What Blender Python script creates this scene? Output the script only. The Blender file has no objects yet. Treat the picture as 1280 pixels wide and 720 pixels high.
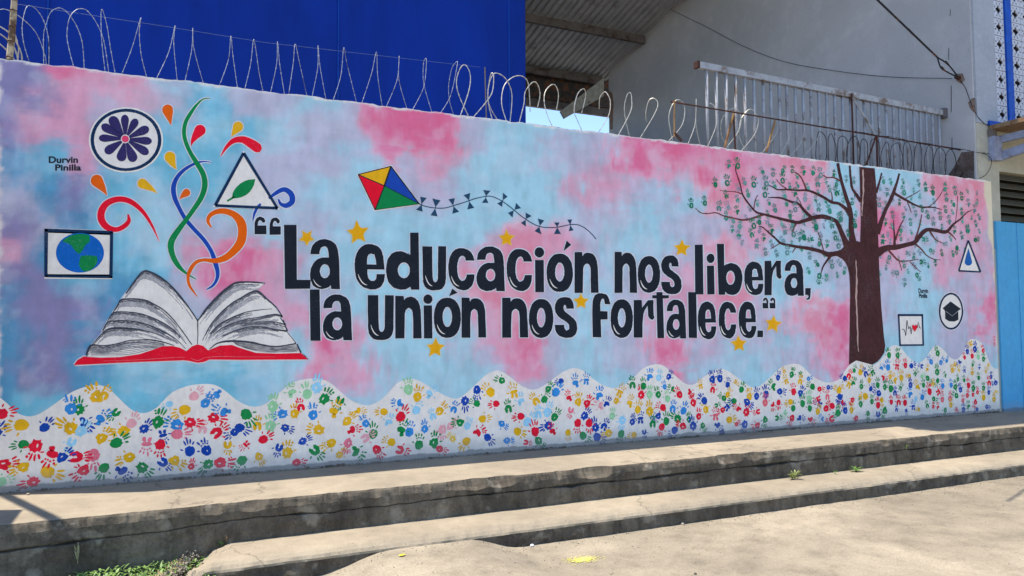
import bpy, bmesh, math, random
import numpy as np
from mathutils import Vector, Matrix, noise
from mathutils.geometry import tessellate_polygon
random.seed(7); np.random.seed(7)
scn = bpy.context.scene
COL = scn.collection

# ------------------------------------------------------------------ camera
FPX = 925.0
def _n(v): v = np.array(v, float); return v/np.linalg.norm(v)
_X = _n([2005, 41, FPX]); _H = _n([0, 50, FPX])
_U = _n(np.cross(_X, _H)); _U = -_U if _U[1] > 0 else _U
_Y = np.cross(_U, _X)
RW = np.array([_X, _Y, _U])                      # camera (x right, y down, z forward) -> world
CAM = np.array([0.0, -5.7688, 1.05])
cd = bpy.data.cameras.new("camera"); cam = bpy.data.objects.new("camera", cd); COL.objects.link(cam)
cd.sensor_width = 36; cd.lens = FPX/1280*36; cd.clip_start = .05; cd.clip_end = 2000
M = Matrix.Identity(4)
for i in range(3):
    M[i][0] = RW[i][0]; M[i][1] = -RW[i][1]; M[i][2] = -RW[i][2]; M[i][3] = CAM[i]
cam.matrix_world = M
scn.camera = cam

# ------------------------------------------------------------------ light
SUNV = Vector((-.35, .127, 1)).normalized()
w = bpy.data.worlds.new("World"); scn.world = w; w.use_nodes = True
nt = w.node_tree; sky = nt.nodes.new('ShaderNodeTexSky'); sky.sky_type = 'NISHITA'; sky.sun_disc = False
sky.sun_elevation = math.asin(SUNV.z); sky.sun_rotation = math.atan2(SUNV.x, SUNV.y)
sky.air_density = 1.0; sky.altitude = 1200; sky.dust_density = .1; sky.ozone_density = 2.0
nt.links.new(sky.outputs[0], nt.nodes['Background'].inputs[0]); nt.nodes['Background'].inputs[1].default_value = .115
sd = bpy.data.lights.new("sun", 'SUN'); sd.energy = 3.0; sd.angle = math.radians(.5); sd.color = (1, .92, .80)
so = bpy.data.objects.new("sun", sd); COL.objects.link(so); so.rotation_euler = SUNV.to_track_quat('Z', 'Y').to_euler()
so.location = (-6, 2, 18)
scn.view_settings.view_transform = 'Standard'; scn.view_settings.look = 'None'
scn.view_settings.exposure = 1.48; scn.view_settings.gamma = 1
K = (.62, .71, .84)      # light on the shaded wall: sampled paint tones are divided by this to give base colours

# ------------------------------------------------------------------ helpers
def s2l(c):
    c = c/255.0
    return c/12.92 if c <= .04045 else ((c+.055)/1.055)**2.4
def lin(rgb, k=1.0):
    k = k if isinstance(k, tuple) else (k, k, k)
    v = [s2l(c)/q for c, q in zip(rgb, k)]; m = max(1, max(v)/.93)
    return tuple(c/m for c in v)

def ray(px, py): return RW @ np.array([px-640, py-360, FPX])
def P(px, py, axis, val):
    r = ray(px, py); t = (val-CAM[axis])/r[axis]; return Vector(CAM+r*t)
LAY = .0013
def W(px, py, k=0):
    p = P(px, py, 1, 0); return Vector((p.x, -LAY*k, p.z))

def tag(o, label=None, cat=None, group=None, kind=None):
    for a, b in (('label', label), ('category', cat), ('group', group), ('kind', kind)):
        if b: o[a] = b
    return o
def mk(name, verts, faces, mat=None, parent=None, smooth=False):
    me = bpy.data.meshes.new(name); me.from_pydata([tuple(v) for v in verts], [], faces); me.update()
    if mat: me.materials.append(mat)
    if smooth: me.polygons.foreach_set('use_smooth', [True]*len(me.polygons))
    o = bpy.data.objects.new(name, me); COL.objects.link(o)
    if parent: o.parent = parent
    return o
def empty(name, label, cat, group=None):
    o = bpy.data.objects.new(name, None); COL.objects.link(o); return tag(o, label, cat, group)
class MB:
    def __init__(s): s.v = []; s.f = []
    def add(s, v, f):
        n = len(s.v); s.v += [Vector(a) for a in v]; s.f += [tuple(i+n for i in a) for a in f]
    def box(s, a, b):
        x0, y0, z0 = a; x1, y1, z1 = b
        s.add([(x0,y0,z0),(x1,y0,z0),(x1,y1,z0),(x0,y1,z0),(x0,y0,z1),(x1,y0,z1),(x1,y1,z1),(x0,y1,z1)],
              [(0,3,2,1),(4,5,6,7),(0,1,5,4),(1,2,6,5),(2,3,7,6),(3,0,4,7)])
    def tube(s, pts, r, n=6, cap=True):
        pts = [Vector(p) for p in pts]; N = len(pts)
        rr = r if isinstance(r, (list, tuple)) else [r]*N
        up = Vector((0, 0, 1)); vs = []; prev = None
        for i, p in enumerate(pts):
            t = (pts[min(i+1, N-1)]-pts[max(i-1, 0)]).normalized()
            if prev is None:
                a = t.cross(up)
                if a.length < .1: a = t.cross(Vector((1, 0, 0)))
            else: a = prev - t*prev.dot(t)
            a.normalize(); prev = a; b = t.cross(a)
            for k in range(n):
                q = 2*math.pi*k/n; vs.append(p+(a*math.cos(q)+b*math.sin(q))*rr[i])
        fs = [(i*n+k, i*n+(k+1) % n, (i+1)*n+(k+1) % n, (i+1)*n+k) for i in range(N-1) for k in range(n)]
        if cap: fs += [tuple(range(n))[::-1], tuple((N-1)*n+k for k in range(n))]
        s.add(vs, fs)
    def build(s, name, mat, parent=None, smooth=False): return mk(name, s.v, s.f, mat, parent, smooth)
def catmull(pts, n=6):
    pts = [np.array(p, float) for p in pts]; out = []
    for i in range(len(pts)-1):
        p0 = pts[max(i-1, 0)]; p1 = pts[i]; p2 = pts[i+1]; p3 = pts[min(i+2, len(pts)-1)]
        for k in range(n):
            t = k/n
            out.append(.5*((2*p1)+(-p0+p2)*t+(2*p0-5*p1+4*p2-p3)*t*t+(-p0+3*p1-3*p2+p3)*t**3))
    out.append(pts[-1]); return out
def smooth_poly(pts, it=2, lim=55):
    for _ in range(it):
        out = []; N = len(pts)
        for i in range(N):
            a, b, c = (np.array(pts[j % N], float) for j in (i-1, i, i+1))
            u, v = b-a, c-b; d = np.linalg.norm(u)*np.linalg.norm(v)
            ang = math.degrees(math.acos(max(-1, min(1, float(u@v)/d)))) if d > 1e-9 else 0
            if ang < lim: out += [tuple(b*.75+a*.25), tuple(b*.75+c*.25)]
            else: out.append(tuple(b))
        pts = out
    return pts
def tri_fill(loops):
    flat = [p for l in loops for p in l]
    tr = tessellate_polygon([[Vector((p[0], p[1], 0)) for p in l] for l in loops])
    return flat, [tuple(t) for t in tr]

# flat painted artwork: outlines in photograph pixels are laid onto the wall plane in metres
class Art(MB):
    def __init__(s, k): super().__init__(); s.k = k
    def poly(s, pts, holes=(), sm=0, lim=55, k=None, jit=.12):
        loops = [smooth_poly(l, sm, lim) if sm else list(l) for l in [pts]+list(holes)]
        loops = [[(x+random.uniform(-jit, jit), y+random.uniform(-jit, jit)) for x, y in l] for l in loops]
        f, t = tri_fill(loops); s.add([W(x, y, k or s.k) for x, y in f], t); return s
    def ell(s, cx, cy, rx, ry, n=40, hole=None, k=None):
        o = [(cx+rx*math.cos(a), cy+ry*math.sin(a)) for a in [2*math.pi*i/n for i in range(n)]]
        h = [[(cx+hole[0]*math.cos(a), cy+hole[1]*math.sin(a)) for a in [2*math.pi*i/n for i in range(n)]]] if hole else []
        return s.poly(o, h, k=k)
    def stroke(s, pts, w=None, n=6, k=None, grow=0, closed=False, rough=0):
        pts = [tuple(p) if len(p) > 2 else (p[0], p[1], w) for p in pts]
        c = catmull(pts, n) if n > 1 else [np.array(p, float) for p in pts]
        if closed: c = c+[c[0]] if np.linalg.norm(c[0]-c[-1]) > .01 else c
        L = []; N = len(c)
        for i, p in enumerate(c):
            if closed: t = c[(i+1) % (N-1)][:2]-c[(i-1) % (N-1)][:2]
            else: t = c[min(i+1, N-1)][:2]-c[max(i-1, 0)][:2]
            t = t/(np.linalg.norm(t)+1e-9); nrm = np.array([-t[1], t[0]])
            h = max(.15, p[2])/2+grow
            a = p[:2]+nrm*(h+random.uniform(-rough, rough)); b = p[:2]-nrm*(h+random.uniform(-rough, rough))
            L += [W(a[0], a[1], k or s.k), W(b[0], b[1], k or s.k)]
        s.add(L, [(2*i, 2*i+1, 2*i+3, 2*i+2) for i in range(N-1)]); return s
    def outline(s, pts, w=3, k=None):
        return s.stroke([(x, y, w) for x, y in pts], n=1, closed=True, k=k)
    def line(s, pts, w, k=None, rough=0): return s.stroke([(x, y, w) for x, y in pts], n=1, k=k, rough=rough)

def part_root(name, parent):
    o = bpy.data.objects.new(name, bpy.data.meshes.new(name)); COL.objects.link(o); o.parent = parent; return o
def _into(self, o, mat):
    o.data.from_pydata([tuple(v) for v in self.v], [], self.f); o.data.update(); o.data.materials.append(mat); return o
MB.into = _into

# ------------------------------------------------------------------ materials
def new_mat(name):
    m = bpy.data.materials.new(name); m.use_nodes = True; n = m.node_tree
    b = n.nodes['Principled BSDF']; return m, n, b
def nd(n, t, **kw):
    x = n.nodes.new(t)
    for k, v in kw.items(): setattr(x, k, v)
    return x
def noise_nd(n, vec, scale, detail=4, rough=.55, dist=0):
    x = nd(n, 'ShaderNodeTexNoise'); x.inputs['Scale'].default_value = scale; x.inputs['Detail'].default_value = detail
    x.inputs['Roughness'].default_value = rough; x.inputs['Distortion'].default_value = dist
    n.links.new(vec, x.inputs['Vector']); return x.outputs[0]
def ramp(n, fac, stops):
    r = nd(n, 'ShaderNodeValToRGB'); e = r.color_ramp.elements
    while len(e) < len(stops): e.new(.5)
    for i, (p, c) in enumerate(stops):
        e[i].position = p; e[i].color = (c if isinstance(c, tuple) else (c, c, c))+(1,)
    n.links.new(fac, r.inputs[0]); return r.outputs[0]
def mix(n, mode, fac, a, b):
    x = nd(n, 'ShaderNodeMix', data_type='RGBA', blend_type=mode)
    for i, v in ((0, fac), (6, a), (7, b)):
        if isinstance(v, (int, float)): x.inputs[i].default_value = v if i == 0 else (v, v, v, 1)
        elif isinstance(v, tuple): x.inputs[i].default_value = v+(1,)
        else: n.links.new(v, x.inputs[i])
    return x.outputs[2]
def bump(n, b, h, strength=.3, dist=.01):
    x = nd(n, 'ShaderNodeBump'); x.inputs['Strength'].default_value = strength; x.inputs['Distance'].default_value = dist
    n.links.new(h, x.inputs['Height']); n.links.new(x.outputs[0], b.inputs['Normal'])
def math_nd(n, op, a, b=None):
    x = nd(n, 'ShaderNodeMath', operation=op)
    for i, v in ((0, a), (1, b)):
        if v is None: continue
        if isinstance(v, (int, float)): x.inputs[i].default_value = v
        else: n.links.new(v, x.inputs[i])
    return x.outputs[0]

def paint(name, rgb=None, var=.12, attr=None, k=None, grime=True, wear=.17):
    """mural paint on rough render: brushed tone variation, worn foot of the wall, stucco relief"""
    m, n, b = new_mat(name)
    g = nd(n, 'ShaderNodeNewGeometry'); pos = g.outputs['Position']
    mp = nd(n, 'ShaderNodeMapping'); mp.inputs['Scale'].default_value = (1, 1, .6); n.links.new(pos, mp.inputs[0])
    if attr:
        a = nd(n, 'ShaderNodeAttribute', attribute_name=attr); base = a.outputs['Color']
    else: base = lin(rgb, k or K)
    n1 = noise_nd(n, mp.outputs[0], 22, 5, .7); n2 = noise_nd(n, pos, 3.5, 3)
    v1 = ramp(n, n1, [(.3, 1-var), (.7, 1+var*.6)]); v2 = ramp(n, n2, [(.3, 1-var*.5), (.7, 1+var*.4)])
    c = mix(n, 'MULTIPLY', 1.0, base, v1); c = mix(n, 'MULTIPLY', 1.0, c, v2)
    wn_ = noise_nd(n, pos, 130, 3, .6); wb = noise_nd(n, pos, 2.2, 5, .6)
    wf_ = nd(n, 'ShaderNodeSeparateColor'); n.links.new(ramp(n, math_nd(n, 'MULTIPLY', wn_, math_nd(n, 'ADD', wb, .45)), [(.60, 0), (.68, wear)]), wf_.inputs[0])
    c = mix(n, 'MIX', wf_.outputs[0], c, (.55, .56, .58))
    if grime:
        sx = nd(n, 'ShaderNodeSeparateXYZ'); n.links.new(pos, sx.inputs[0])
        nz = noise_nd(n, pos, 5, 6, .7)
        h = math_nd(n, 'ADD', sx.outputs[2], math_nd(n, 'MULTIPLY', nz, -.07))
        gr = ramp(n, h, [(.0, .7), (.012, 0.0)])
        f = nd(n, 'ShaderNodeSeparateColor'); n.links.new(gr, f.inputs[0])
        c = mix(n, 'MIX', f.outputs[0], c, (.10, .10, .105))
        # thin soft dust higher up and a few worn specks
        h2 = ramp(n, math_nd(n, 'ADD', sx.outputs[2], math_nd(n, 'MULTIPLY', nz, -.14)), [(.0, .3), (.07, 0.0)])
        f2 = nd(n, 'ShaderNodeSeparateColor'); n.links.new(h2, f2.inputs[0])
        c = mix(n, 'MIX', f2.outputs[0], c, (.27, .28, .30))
    n.links.new(c, b.inputs['Base Color']); b.inputs['Roughness'].default_value = .72
    b.inputs['Specular IOR Level'].default_value = .12
    bn = noise_nd(n, pos, 60, 6, .75); bn2 = noise_nd(n, pos, 9, 3)
    bump(n, b, math_nd(n, 'ADD', math_nd(n, 'MULTIPLY', bn, .8), math_nd(n, 'MULTIPLY', bn2, 1.6)), .5, .007)
    return m
def concrete(name, c0, c1, scale=1.0, dark=.5, sp=.25, rough=.9, crack=False, vstreak=False, bmp=.5):
    m, n, b = new_mat(name)
    pos = nd(n, 'ShaderNodeNewGeometry').outputs['Position']
    big = noise_nd(n, pos, 1.1*scale, 6, .6, .4); mid = noise_nd(n, pos, 7*scale, 8, .7); fine = noise_nd(n, pos, 90, 4, .8)
    c = mix(n, 'MIX', ramp(n, big, [(.38, 0), (.60, 1)]), c0, c1)
    c = mix(n, 'MULTIPLY', 1.0, c, ramp(n, mid, [(.25, 1-dark), (.5, .95), (.75, 1.12)]))
    c = mix(n, 'MULTIPLY', 1.0, c, ramp(n, fine, [(.3, 1-sp), (.7, 1+sp*.6)]))
    if vstreak:
        mp = nd(n, 'ShaderNodeMapping'); mp.inputs['Scale'].default_value = (6, 6, .9); n.links.new(pos, mp.inputs[0])
        st = noise_nd(n, mp.outputs[0], 1.5, 6, .7)
        c = mix(n, 'MULTIPLY', .8, c, ramp(n, st, [(.35, .55), (.6, 1.1)]))
        lf_ = nd(n, 'ShaderNodeSeparateColor'); n.links.new(ramp(n, noise_nd(n, pos, 5.5, 7, .6), [(.57, 0), (.66, .75)]), lf_.inputs[0]); c = mix(n, 'MIX', lf_.outputs[0], c, (.26, .23, .18))
    vo = nd(n, 'ShaderNodeTexVoronoi'); vo.inputs['Scale'].default_value = 19; n.links.new(pos, vo.inputs[0])
    c = mix(n, 'MULTIPLY', .6, c, ramp(n, vo.outputs['Distance'], [(.04, .25), (.13, 1.0)]))
    hb = math_nd(n, 'ADD', mid, math_nd(n, 'MULTIPLY', fine, .5))
    if crack:
        wv = nd(n, 'ShaderNodeVectorMath', operation='ADD')
        nc = nd(n, 'ShaderNodeTexNoise'); nc.inputs['Scale'].default_value = 2.2; nc.inputs['Detail'].default_value = 6; n.links.new(pos, nc.inputs['Vector'])
        n.links.new(pos, wv.inputs[0]); n.links.new(nc.outputs['Color'], wv.inputs[1])
        v2 = nd(n, 'ShaderNodeTexVoronoi', feature='DISTANCE_TO_EDGE'); v2.inputs['Scale'].default_value = .45; n.links.new(wv.outputs[0], v2.inputs[0])
        ck = ramp(n, v2.outputs['Distance'], [(.0, .45), (.006, 1.0)])
        c = mix(n, 'MULTIPLY', .7, c, ck)
    n.links.new(c, b.inputs['Base Color']); b.inputs['Roughness'].default_value = rough
    b.inputs['Specular IOR Level'].default_value = .2
    bump(n, b, hb, bmp, .008)
    return m
def metal(name, rgb, rust=.0, rough=.5, met=0.0, rustc=(.16, .07, .035), scale=12):
    m, n, b = new_mat(name)
    pos = nd(n, 'ShaderNodeNewGeometry').outputs['Position']
    mpn = nd(n, 'ShaderNodeMapping'); mpn.inputs['Scale'].default_value = (1, 1, .3) if name == 'blue_sheet' else (1, 1, 1); n.links.new(pos, mpn.inputs[0])
    nz = noise_nd(n, mpn.outputs[0], scale, 6, .65); c = mix(n, 'MULTIPLY', 1.0, lin(rgb), ramp(n, nz, [(.3, .72), (.7, 1.12)]))
    if rust > 0:
        n2 = noise_nd(n, pos, scale*.6, 8, .7)
        f = nd(n, 'ShaderNodeSeparateColor'); n.links.new(ramp(n, n2, [(.62-rust*.4, 0), (.72-rust*.4, 1)]), f.inputs[0])
        c = mix(n, 'MIX', f.outputs[0], c, rustc)
    n.links.new(c, b.inputs['Base Color']); b.inputs['Roughness'].default_value = rough; b.inputs['Metallic'].default_value = met
    bump(n, b, nz, .2, .003); b.inputs['Specular IOR Level'].default_value = .15 if met == 0 else .5
    return m

PM = {}
def pm(key, rgb, **kw):
    if key not in PM: PM[key] = paint('paint_'+key, rgb, **kw)
    return PM[key]
NAVY = (24, 31, 42)
pm('navy_letter', NAVY, var=.2, wear=.04); pm('navy_ring', (14, 42, 78)); pm('white', (204, 206, 210)); pm('halo', (180, 190, 208))
pm('yellow', (238, 186, 28)); pm('star', (245, 184, 18)); pm('orange', (238, 104, 8)); pm('red', (203, 14, 44)); pm('green', (8, 118, 66))
pm('blue', (22, 62, 158)); pm('brown', (62, 36, 39), var=.35); pm('twig', (92, 50, 50)); pm('purple', (44, 40, 92)); pm('pink', (228, 70, 120))
pm('leafgreen', (16, 122, 98)); pm('black', (26, 34, 46)); pm('grey', (88, 92, 106), var=.3); pm('lightgrey', (142, 146, 158), var=.25); pm('darkgrey', (52, 58, 72))
pm('bow', (30, 62, 92)); pm('drop', (20, 84, 160)); pm('trunk_light', (160, 138, 138))

# ------------------------------------------------------------------ mural wall
XL, XR, HT = -1.12, 9.225, 2.845
wall = empty('mural_wall', 'long concrete street wall painted pink and blue with a school mural and quote', 'wall')
pal = {'b': (140, 184, 208), 'B': (74, 134, 176), 'c': (98, 166, 198), 'l': (160, 164, 192), 'p': (190, 142, 172), 'h': (222, 98, 140),
       's': (238, 126, 152), 'm': (120, 118, 162), 'k': (214, 206, 184)}
rows = {80: 'mmhhbblllllphplbbblhhsspbbhl', 120: 'mmhplcllblhhlbblhhpssbbbhl', 160: 'mphlcbcbllplhhlbblhhspsbbbhl',
        200: 'BcpccccllblpbbllhphpsbbbhL', 240: 'lBmcbcblbbllbbbplbslpblbsl', 280: 'mlBcbllblbbbbbblblblpphlpl'}
grid = ['mmhhbblllllhhlbbblhhspsbbbhl'[:26],
        'mmpplcllblhhlbblhhpssbbbhl'[:26],
        'mpplcbcblllhhlbblhhspsbbbhl'[:26],
        'BcpccccllblpbblphphpsbbbhL'[:26],
        'lBmcbcblbbllbbbplbslpblbsl',
        'mlBcbllblbbbbbbpblplpphlpl',
        'pBccbphpbbbbpspblblsbbpslbll'[:26],
        'mmcBclhplbbbsslblpsbblsbphl'[:26],
        'BmmBbllppbbbpslblpslssslblh'[:26],
        'BmBbbbbbhpbblhlblhslshlblbbb'[:26],
        'BmBccccblpbbbplbblllbpbbbbbb'[:26],
        'Bcccccbbbbbbbbbbbbbbbbbbbbbb'[:26]]
grid = [(g+'l'*26)[:26].replace('L', 'l') for g in grid]
# exact corrections column by column (50 px steps) read off the photograph
fix = {0: {10: 'h', 11: 'h'}, 1: {10: 'h', 11: 'h', 12: 'l', 13: 'b', 14: 'l', 15: 'p', 16: 'h', 17: 'h'},
       2: {10: 'h', 11: 'h', 12: 'l', 13: 'b', 14: 'b', 15: 'l', 16: 'h', 17: 'h', 18: 's', 19: 'h', 20: 's', 21: 'b', 22: 'b', 23: 'b', 24: 'h', 25: 'l'},
       3: {14: 'l', 15: 'l', 16: 'h', 17: 'p', 18: 'h', 19: 'p', 20: 's', 21: 'b', 22: 'b', 23: 'b', 24: 's', 25: 'l'},
       4: {15: 'p', 16: 'l', 17: 'b', 18: 's', 19: 'l', 20: 'p', 21: 'b', 22: 'l', 23: 'b', 24: 's', 25: 'l'},
       5: {13: 'b', 14: 'b', 15: 'l', 16: 'b', 17: 'l', 18: 'l', 19: 'p', 20: 'p', 21: 'b', 22: 'h', 23: 'l', 24: 'p', 25: 'l'},
       6: {5: 'p', 6: 'h', 7: 'p', 12: 'p', 13: 's', 14: 'p', 15: 'l', 16: 'b', 17: 'l', 18: 's', 19: 'b', 20: 'b', 21: 'l', 22: 'p', 23: 'b', 24: 'p', 25: 'l'},
       7: {12: 's', 13: 's', 14: 'l', 15: 'b', 16: 'l', 17: 'p', 18: 's', 19: 'b', 20: 'b', 21: 'l', 22: 'l', 23: 'b', 24: 'l', 25: 'p'},
       8: {12: 'p', 13: 's', 14: 'l', 15: 'b', 16: 'l', 17: 'p', 18: 'p', 19: 'l', 20: 's', 21: 'h', 22: 'l', 23: 'b', 24: 'l', 25: 'h'},
       9: {12: 'l', 13: 'h', 14: 'l', 15: 'b', 16: 'l', 17: 'h', 18: 'l', 19: 'b', 20: 'l', 21: 'h', 22: 'b', 23: 'b', 24: 'l', 25: 'b'},
       10: {12: 'b', 13: 'l', 14: 'l', 15: 'b', 16: 'b', 17: 'l', 18: 'b', 19: 'b', 20: 'b', 21: 'l'}}
grid = [list(g) for g in grid]
for r, d in fix.items():
    for c, v in d.items(): grid[r][c] = v
GA = np.array([[[s2l(q) for q in pal[ch]] for ch in r] for r in grid])     # 12 x 26 x 3 linear
def vnoise(x, y, seed):
    rs = np.random.RandomState(seed); T = rs.rand(128, 128)
    xi = np.floor(x).astype(int); yi = np.floor(y).astype(int); fx = x-xi; fy = y-yi
    fx = fx*fx*(3-2*fx); fy = fy*fy*(3-2*fy)
    g = lambda a, b: T[a % 128, b % 128]
    return (g(xi, yi)*(1-fx)+g(xi+1, yi)*fx)*(1-fy)+(g(xi, yi+1)*(1-fx)+g(xi+1, yi+1)*fx)*fy-.5
def fbm(x, y, seed, o=4):
    r = 0; a = 1
    for i in range(o): r = r+a*vnoise(x*2**i, y*2**i, seed+i); a *= .55
    return r
NX, NZ = 700, 200
xs = np.linspace(XL, XR, NX); zs = np.linspace(0, HT, NZ)
X, Z = np.meshgrid(xs, zs)
cc = np.stack([X-CAM[0], np.zeros_like(X)-CAM[1], Z-CAM[2]], -1) @ RW      # into camera axes
PX = 640+FPX*cc[..., 0]/cc[..., 2]; PY = 360+FPX*cc[..., 1]/cc[..., 2]
wx = PX/50+.75*fbm(X*2.2, Z*2.2, 3)+.42*fbm(X*8, Z*6, 11); wy = (PY-80)/40+.8*fbm(X*2.2+9, Z*2.2, 23)+.42*fbm(X*7, Z*9, 31)
wx = wx+.36*fbm(X*34, Z*7, 101, 3)*(fbm(X*2, Z*2, 111, 2)+.6); wy = wy+.4*fbm(X*7, Z*30, 121, 3)*(.6-fbm(X*2, Z*2, 111, 2))
wx = np.clip(wx, 0, 24.999); wy = np.clip(wy, 0, 10.999)
ix = wx.astype(int); iy = wy.astype(int); fx = (wx-ix)[..., None]; fy = (wy-iy)[..., None]
sh = lambda t: t*t*(3-2*t)
fx = .4*fx+.6*sh(sh(fx)); fy = .4*fy+.6*sh(sh(fy))
CC = (GA[iy, ix]*(1-fx)+GA[iy, ix+1]*fx)*(1-fy)+(GA[iy+1, ix]*(1-fx)+GA[iy+1, ix+1]*fx)*fy
CC = CC*(1+.16*fbm(X*14, Z*5, 41, 3)+.10*fbm(X*5, Z*14, 51, 3))[..., None]
pale = np.clip(fbm(X*6, Z*6, 61, 5)*.7, 0, .25)[..., None]
CC = CC*(1-pale)+np.array([s2l(186), s2l(196), s2l(220)])*pale*.9
# raw unpainted render at the ends and along the coping
e = np.clip((XL+.155-.075*Z/2.8-X+.03*fbm(X*0+3, Z*18, 71))/.02, 0, 1)
e2 = np.clip((X-(9.20-.13*np.clip((Z-1.75)/.9, 0, 1))+.06*fbm(X*0+5, Z*6, 77))/.04, 0, 1)
e3 = np.clip((Z-(HT-.016)+.02*fbm(X*14, Z*0, 81))/.01, 0, 1)
for q, col in ((e, (192, 190, 200)), (e2, (190, 188, 176)), (e3, (196, 198, 206))):
    CC = CC*(1-q[..., None])+np.array([s2l(v) for v in col])*q[..., None]
CC = np.clip(CC/np.array(K), 0, .86)
verts = np.stack([X, np.zeros_like(X), Z], -1)
topj = (fbm(X[-1]*12, X[-1]*0, 91)*.012); verts[-1, :, 2] += topj
verts = verts.reshape(-1, 3)
idx = np.arange(NX*NZ).reshape(NZ, NX)
F = np.stack([idx[:-1, :-1], idx[:-1, 1:], idx[1:, 1:], idx[1:, :-1]], -1).reshape(-1, 4)
wf = mk('painted_face', verts.tolist(), F.tolist(), paint('paint_sky', attr='paint', var=.06), wall)
ca = wf.data.color_attributes.new('paint', 'FLOAT_COLOR', 'POINT')
ca.data.foreach_set('color', np.concatenate([CC.reshape(-1, 3), np.ones((NX*NZ, 1))], 1).ravel())
# body of the wall behind the painted face, ragged coping
b = MB(); tz = [HT+t for t in topj[::5]]; tx = xs[::5]
n0 = len(tx); back = .15
b.v = [Vector((x, .0005, z)) for x, z in zip(tx, tz)]+[Vector((x, back, z+.004*random.uniform(-1, 1))) for x, z in zip(tx, tz)] + \
      [Vector((x, back, -.3)) for x in tx]
b.f = [(i, i+1, n0+i+1, n0+i) for i in range(n0-1)]+[(n0+i, n0+i+1, 2*n0+i+1, 2*n0+i) for i in range(n0-1)]
b.add([(XL, 0, -.3), (XL, back, -.3), (XL, back, tz[0]), (XL, 0, tz[0])], [(0, 1, 2, 3)])
b.add([(XR, 0, -.3), (XR, back, -.3), (XR, back, tz[-1]), (XR, 0, tz[-1])], [(3, 2, 1, 0)])
plain = concrete('rendered_wall', lin((205, 205, 210)), lin((170, 170, 172)), 2, .3)
b.build('wall_body', plain, wall)

# ---- white wave band with handprints
wave = [(-8,492),(0,497),(10,505),(20,515),(32,520),(45,519),(58,512),(75,500),(90,490),(105,484),(120,481),(133,484),(145,494),(155,504),(168,514),(182,516),(195,510),(205,500),(216,490),(232,483),(250,480),(268,481),(282,489),(296,500),(310,507),(322,508),(335,503),(350,490),(365,479),(380,474),(397,473),(412,478),(425,489),(437,499),(450,505),(463,506),(477,499),(488,488),(498,478),(510,474),(522,475),(535,482),(548,490),(560,496),(572,498),(583,491),(595,480),(607,469),(620,463),(630,466),(640,473),(652,482),(665,487),(678,483),(692,473),(705,464),(718,460),(730,464),(742,474),(755,482),(768,485),(780,481),(792,472),(803,461),(815,456),(827,456),(838,464),(848,473),(858,480),(868,480),(880,471),(892,463),(903,461),(915,467),(928,477),(940,484),(950,482),(962,472),(975,460),(988,455),(1000,456),(1010,465),(1020,473),(1033,478),(1045,476),(1052,470),(1060,458),(1072,450),(1082,453),(1092,456),(1100,450),(1108,440),(1115,432),(1124,433),(1132,442),(1142,452),(1150,453),(1158,446),(1166,434),(1172,432),(1180,438),(1188,447),(1196,449),(1204,440),(1211,426),(1217,424),(1225,427),(1232,440),(1238,455),(1244,461),(1250,459)]
wl = [p for p in catmull(wave, 4)]
wp = [W(p[0], p[1], 1) for p in wl]; wp = [p for p in wp if XL+.004 < p.x < XR-.004]
wp = [Vector((XL+.004, wp[0].y, wp[0].z))]+wp+[Vector((XR-.004, wp[-1].y, wp[-1].z))]
band = MB(); nw = len(wp)
band.v = wp+[Vector((p.x, p.y, 0)) for p in wp]; band.f = [(i, i+1, nw+i+1, nw+i) for i in range(nw-1)]
band = band.build('white_wave_band', PM['white'], wall)
wvx = np.array([p.x for p in wp]); wvz = np.array([p.z for p in wp])

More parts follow.
